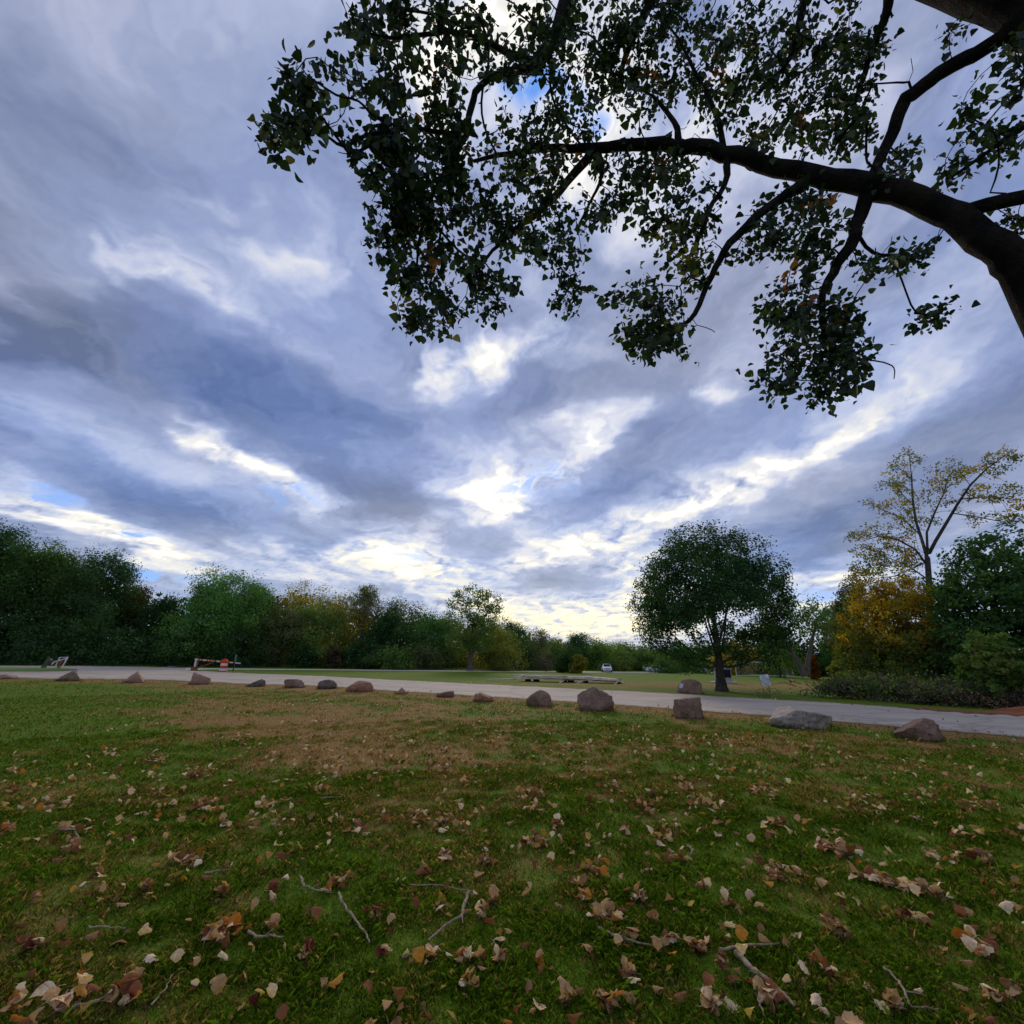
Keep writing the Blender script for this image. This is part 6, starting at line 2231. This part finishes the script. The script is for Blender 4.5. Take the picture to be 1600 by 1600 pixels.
def fallen_leaves():
    rng = np.random.default_rng(808)
    recs = []

    def add(px, py, warm=False, lo=.045, hi=.1, road=False):
        p = ground(px, py)
        if p[1] < 1.2 or (py < near_y(px) + 3 and not road):
            return
        names = ['tan', 'pale', 'brown', 'rust', 'orange', 'yellow', 'dark red']
        w = np.array([.31, .25, .21, .14, .06, .012, .018])
        if warm:
            w = np.array([.2, .15, .15, .12, .24, .12, .02])
        c = names[rng.choice(7, p=w / w.sum())]
        sh = ['flat', 'curled', 'folded'][rng.choice(3, p=[.16, .46, .38])]
        recs.append((p, c, sh, float(rng.uniform(lo, hi)), px, py))

    for (x, y, n, sp) in CLUSTERS:
        warm = (x, y) in ((370, 1455), (340, 1475), (1190, 1235), (1210, 1245), (930, 1362))
        for _ in range(int(n * 3.4 + .5)):
            add(x + rng.normal(0, sp * .48), y + rng.normal(0, sp * .20), warm, .04, .10)
    # strays everywhere, thicker in the middle distance
    for _ in range(9000):
        x, y = rng.uniform(-60, 1660), 1095 + 530 * rng.random() ** 1.55
        if rng.random() < np.clip(.35 + 1.7 * float(fbm(np.array(x / 95), np.array(y / 26), 4, .62, 611)), .03, 1) * (.35 if (x < 330 and y < 1180) else 1) * (.20 if y > 1330 else 1):
            add(x, y)
    # a few blown onto the road
    for _ in range(150):
        x = rng.uniform(300, 1650)
        t = rng.choice((rng.uniform(0, .12), rng.uniform(.9, 1), rng.uniform(0, 1)))
        add(x, near_y(x) + (far_y(x) - near_y(x)) * t, road=True)
    solo_labels = {}
    shapes = {}
    meshes = {}
    k = 0
    for sh in ('flat', 'curled', 'folded'):
        shapes[sh] = [fallen_mesh(900 + k * 10 + j, sh) for j in range(4)]
        k += 1
    depth = np.array([(r[0] - CAM) @ FWD for r in recs])
    size = np.array([r[3] for r in recs]) / depth
    inside = np.array([(0 < r[4] < 1600) and (r[5] < 1602) for r in recs])
    order = np.argsort(-(size * inside))
    solo = set(order[:300].tolist())
    Vs, Fs, Cs, off = [], [], [], 0
    for i, (p, c, sh, s, px, py) in enumerate(recs):
        j = int(rng.integers(0, 4))
        base = LEAF_COLS[c][int(rng.integers(0, len(LEAF_COLS[c])))]
        R = Matrix.Rotation(rng.uniform(0, 6.283), 3, 'Z') @ Matrix.Rotation(rng.normal(0, .22), 3, 'X') @ Matrix.Rotation(rng.normal(0, .22) + (math.pi if rng.random() < .35 else 0), 3, 'Y')
        zz = p[2] + (.020 if sh == 'flat' else .024) + rng.uniform(0, .016)
        V, Fq = shapes[sh][j]
        if i in solo:
            key = (sh, j, base)
            if key not in meshes:
                meshes[key] = new_mesh('fallen_leaf', V, Fq, np.repeat(np.array([base]), len(V), 0), smooth=True)
                meshes[key].materials.append(M_FALLEN)
            o = bpy.data.objects.new('fallen_leaf', meshes[key])
            o.matrix_world = Matrix.Translation(Vector((p[0], p[1], zz))) @ R.to_4x4() @ Matrix.Scale(s, 4)
            COL.objects.link(o)
            near = [q for q in order[:300] if q != i]
            jn = near[int(np.argmin([(recs[q][0][0] - p[0]) ** 2 + (recs[q][0][1] - p[1]) ** 2 for q in near]))]
            row = 'bottom edge' if py > 1530 else 'near grass' if py > 1440 else 'mid lawn'
            colm = 'far left' if px < 230 else 'left' if px < 460 else 'centre left' if px < 690 else 'centre' if px < 920 else 'centre right' if px < 1150 else 'right' if px < 1380 else 'far right'
            ang = math.degrees(math.atan2(R[1][1], R[0][1])) % 360
            way = 'right' if ang < 45 or ang > 315 else 'away' if ang < 135 else 'left' if ang < 225 else 'forward'
            solo_labels[o] = way
            tag(o, '%s %s %s leaf beside %s one, %s %s' % ('large' if s > .08 else 'small', c, sh, ('an ' if recs[jn][1] == 'orange' else 'a ') + recs[jn][1], row, colm), 'leaf', 'fallen leaves scattered on the lawn')
        else:
            M3 = np.array(R)
            Vs.append((V * s) @ M3.T + np.array((p[0], p[1], zz)))
            Fs.append(Fq + off)
            off += len(V)
            Cs.append(np.repeat(np.array([base]) * rng.uniform(.8, 1.15), len(V), 0))
    count = {}
    for o in solo_labels:
        count[o['label']] = count.get(o['label'], 0) + 1
    for o, way in solo_labels.items():
        if count[o['label']] > 1:
            o['label'] = o['label'].replace(' leaf beside', ' leaf pointing %s beside' % way)
    me = new_mesh('leaf_litter', np.concatenate(Vs), np.concatenate(Fs), np.concatenate(Cs), smooth=True)
    tag(link('leaf_litter', me, M_FALLEN), 'smaller and farther fallen leaves scattered over the lawn', 'leaves', kind='stuff')
    print('fallen leaves', len(recs))


M_FALLEN = leaf_mat('dry_leaves', .22, mottle=.28, mscale=5.0)
fallen_leaves()

# ------------------------------------------------------------------ twigs
TWIGS = [
    ([(468, 1378), (474, 1394), (495, 1400), (516, 1402)], 5, 'thin curved twig on the grass left of centre'),
    ([(528, 1404), (538, 1427), (556, 1450), (568, 1466), (576, 1486)], 6, 'crooked grey twig bending down the lawn left of centre'),
    ([(640, 1390), (690, 1392), (746, 1403)], 4, 'straight thin twig lying across the lawn near the middle'),
    ([(733, 1404), (724, 1428), (722, 1443), (700, 1455), (668, 1483)], 8, 'thick forked grey stick lying near the middle of the lawn'),
    ([(627, 1507), (652, 1499), (681, 1486)], 5, 'short stick below the forked grey stick'),
    ([(387, 1466), (398, 1476), (420, 1474), (442, 1475)], 6, 'bent twig under the orange leaf cluster'),
    ([(136, 1457), (165, 1459), (195, 1460)], 4, 'short straight twig at the left side'),
    ([(108, 1590), (150, 1578), (175, 1562), (192, 1545)], 8, 'rough stick among the leaves in the bottom left corner'),
    ([(232, 1585), (252, 1562), (268, 1534)], 5, 'slanting twig right of the bottom left leaf group'),
    ([(935, 1460), (962, 1475), (1000, 1486), (1036, 1490)], 6, 'long pale twig right of the middle near the bottom'),
    ([(1125, 1496), (1165, 1489), (1221, 1486)], 7, 'pale horizontal stick among leaves below the round tree'),
    ([(1152, 1504), (1182, 1534), (1215, 1558), (1246, 1592)], 12, 'thickest pale stick pointing to the bottom edge'),
    ([(1180, 1553), (1188, 1575), (1196, 1603)], 7, 'short stick beside the thickest stick at the bottom edge'),
    ([(1384, 1524), (1404, 1543), (1416, 1562), (1426, 1586), (1470, 1591)], 6, 'hooked twig at the bottom right'),
    ([(92, 1304), (114, 1303), (121, 1318)], 5, 'small hooked twig beside a leaf group at the left'),
    ([(318, 1374), (335, 1369), (357, 1367)], 5, 'short pale twig left of centre behind the orange leaves'),
    ([(1075, 1328), (1083, 1336), (1080, 1344)], 5, 'tiny curled twig beside a tall curled leaf'),
    ([(500, 1252), (540, 1249)], 3, 'thin straight twig in the middle distance of the lawn'),
]
M_TWIG = surface_mat('twig_bark', (.19, .14, .088), (.40, .31, .205), 30, 1.0, .9, 70, dist=.006)


def fallen_twigs():
    rng = np.random.default_rng(12)
    for pts, w, lab in TWIGS:
        P = []
        for (x, y) in pts:
            g = ground(x, y)
            P.append(g + np.array((0, 0, .026)))
        P = np.array(P)
        base = P[0].copy()
        dep = (base - CAM) @ FWD
        n = len(P)
        tt = np.linspace(0, n - 1, (n - 1) * 5 + 1)
        Q = np.stack([np.interp(tt, np.arange(n), P[:, k]) for k in range(3)], -1)
        Q[1:-1] += rng.normal(size=(len(Q) - 2, 3)) * np.array((.004, .004, .002))
        r = w * .34 * dep / F * np.linspace(1, .5, len(Q)) * rng.uniform(.82, 1.22, len(Q))
        Q[:, 2] += r.max()
        V, Fq = tube(Q - base, r, 7)
        root = thing('fallen_twig', lab, 'twig', tuple(base), 0, 'fallen twigs on the lawn')
        link('stem', new_mesh('stem', V, Fq, smooth=True), M_TWIG, root)
        if n > 3:
            k = len(Q) // 2
            d = rng.normal(size=3)
            d[2] = .12
            d /= np.linalg.norm(d)
            L = rng.uniform(.05, .12)
            V, Fq = tube([Q[k] - base, Q[k] - base + d * L * .5 + np.array((0, 0, .004)), Q[k] - base + d * L], [r[k] * .6, r[k] * .45, r[k] * .25], 6)
            link('side_shoot', new_mesh('side_shoot', V, Fq, smooth=True), M_TWIG, root)


fallen_twigs()
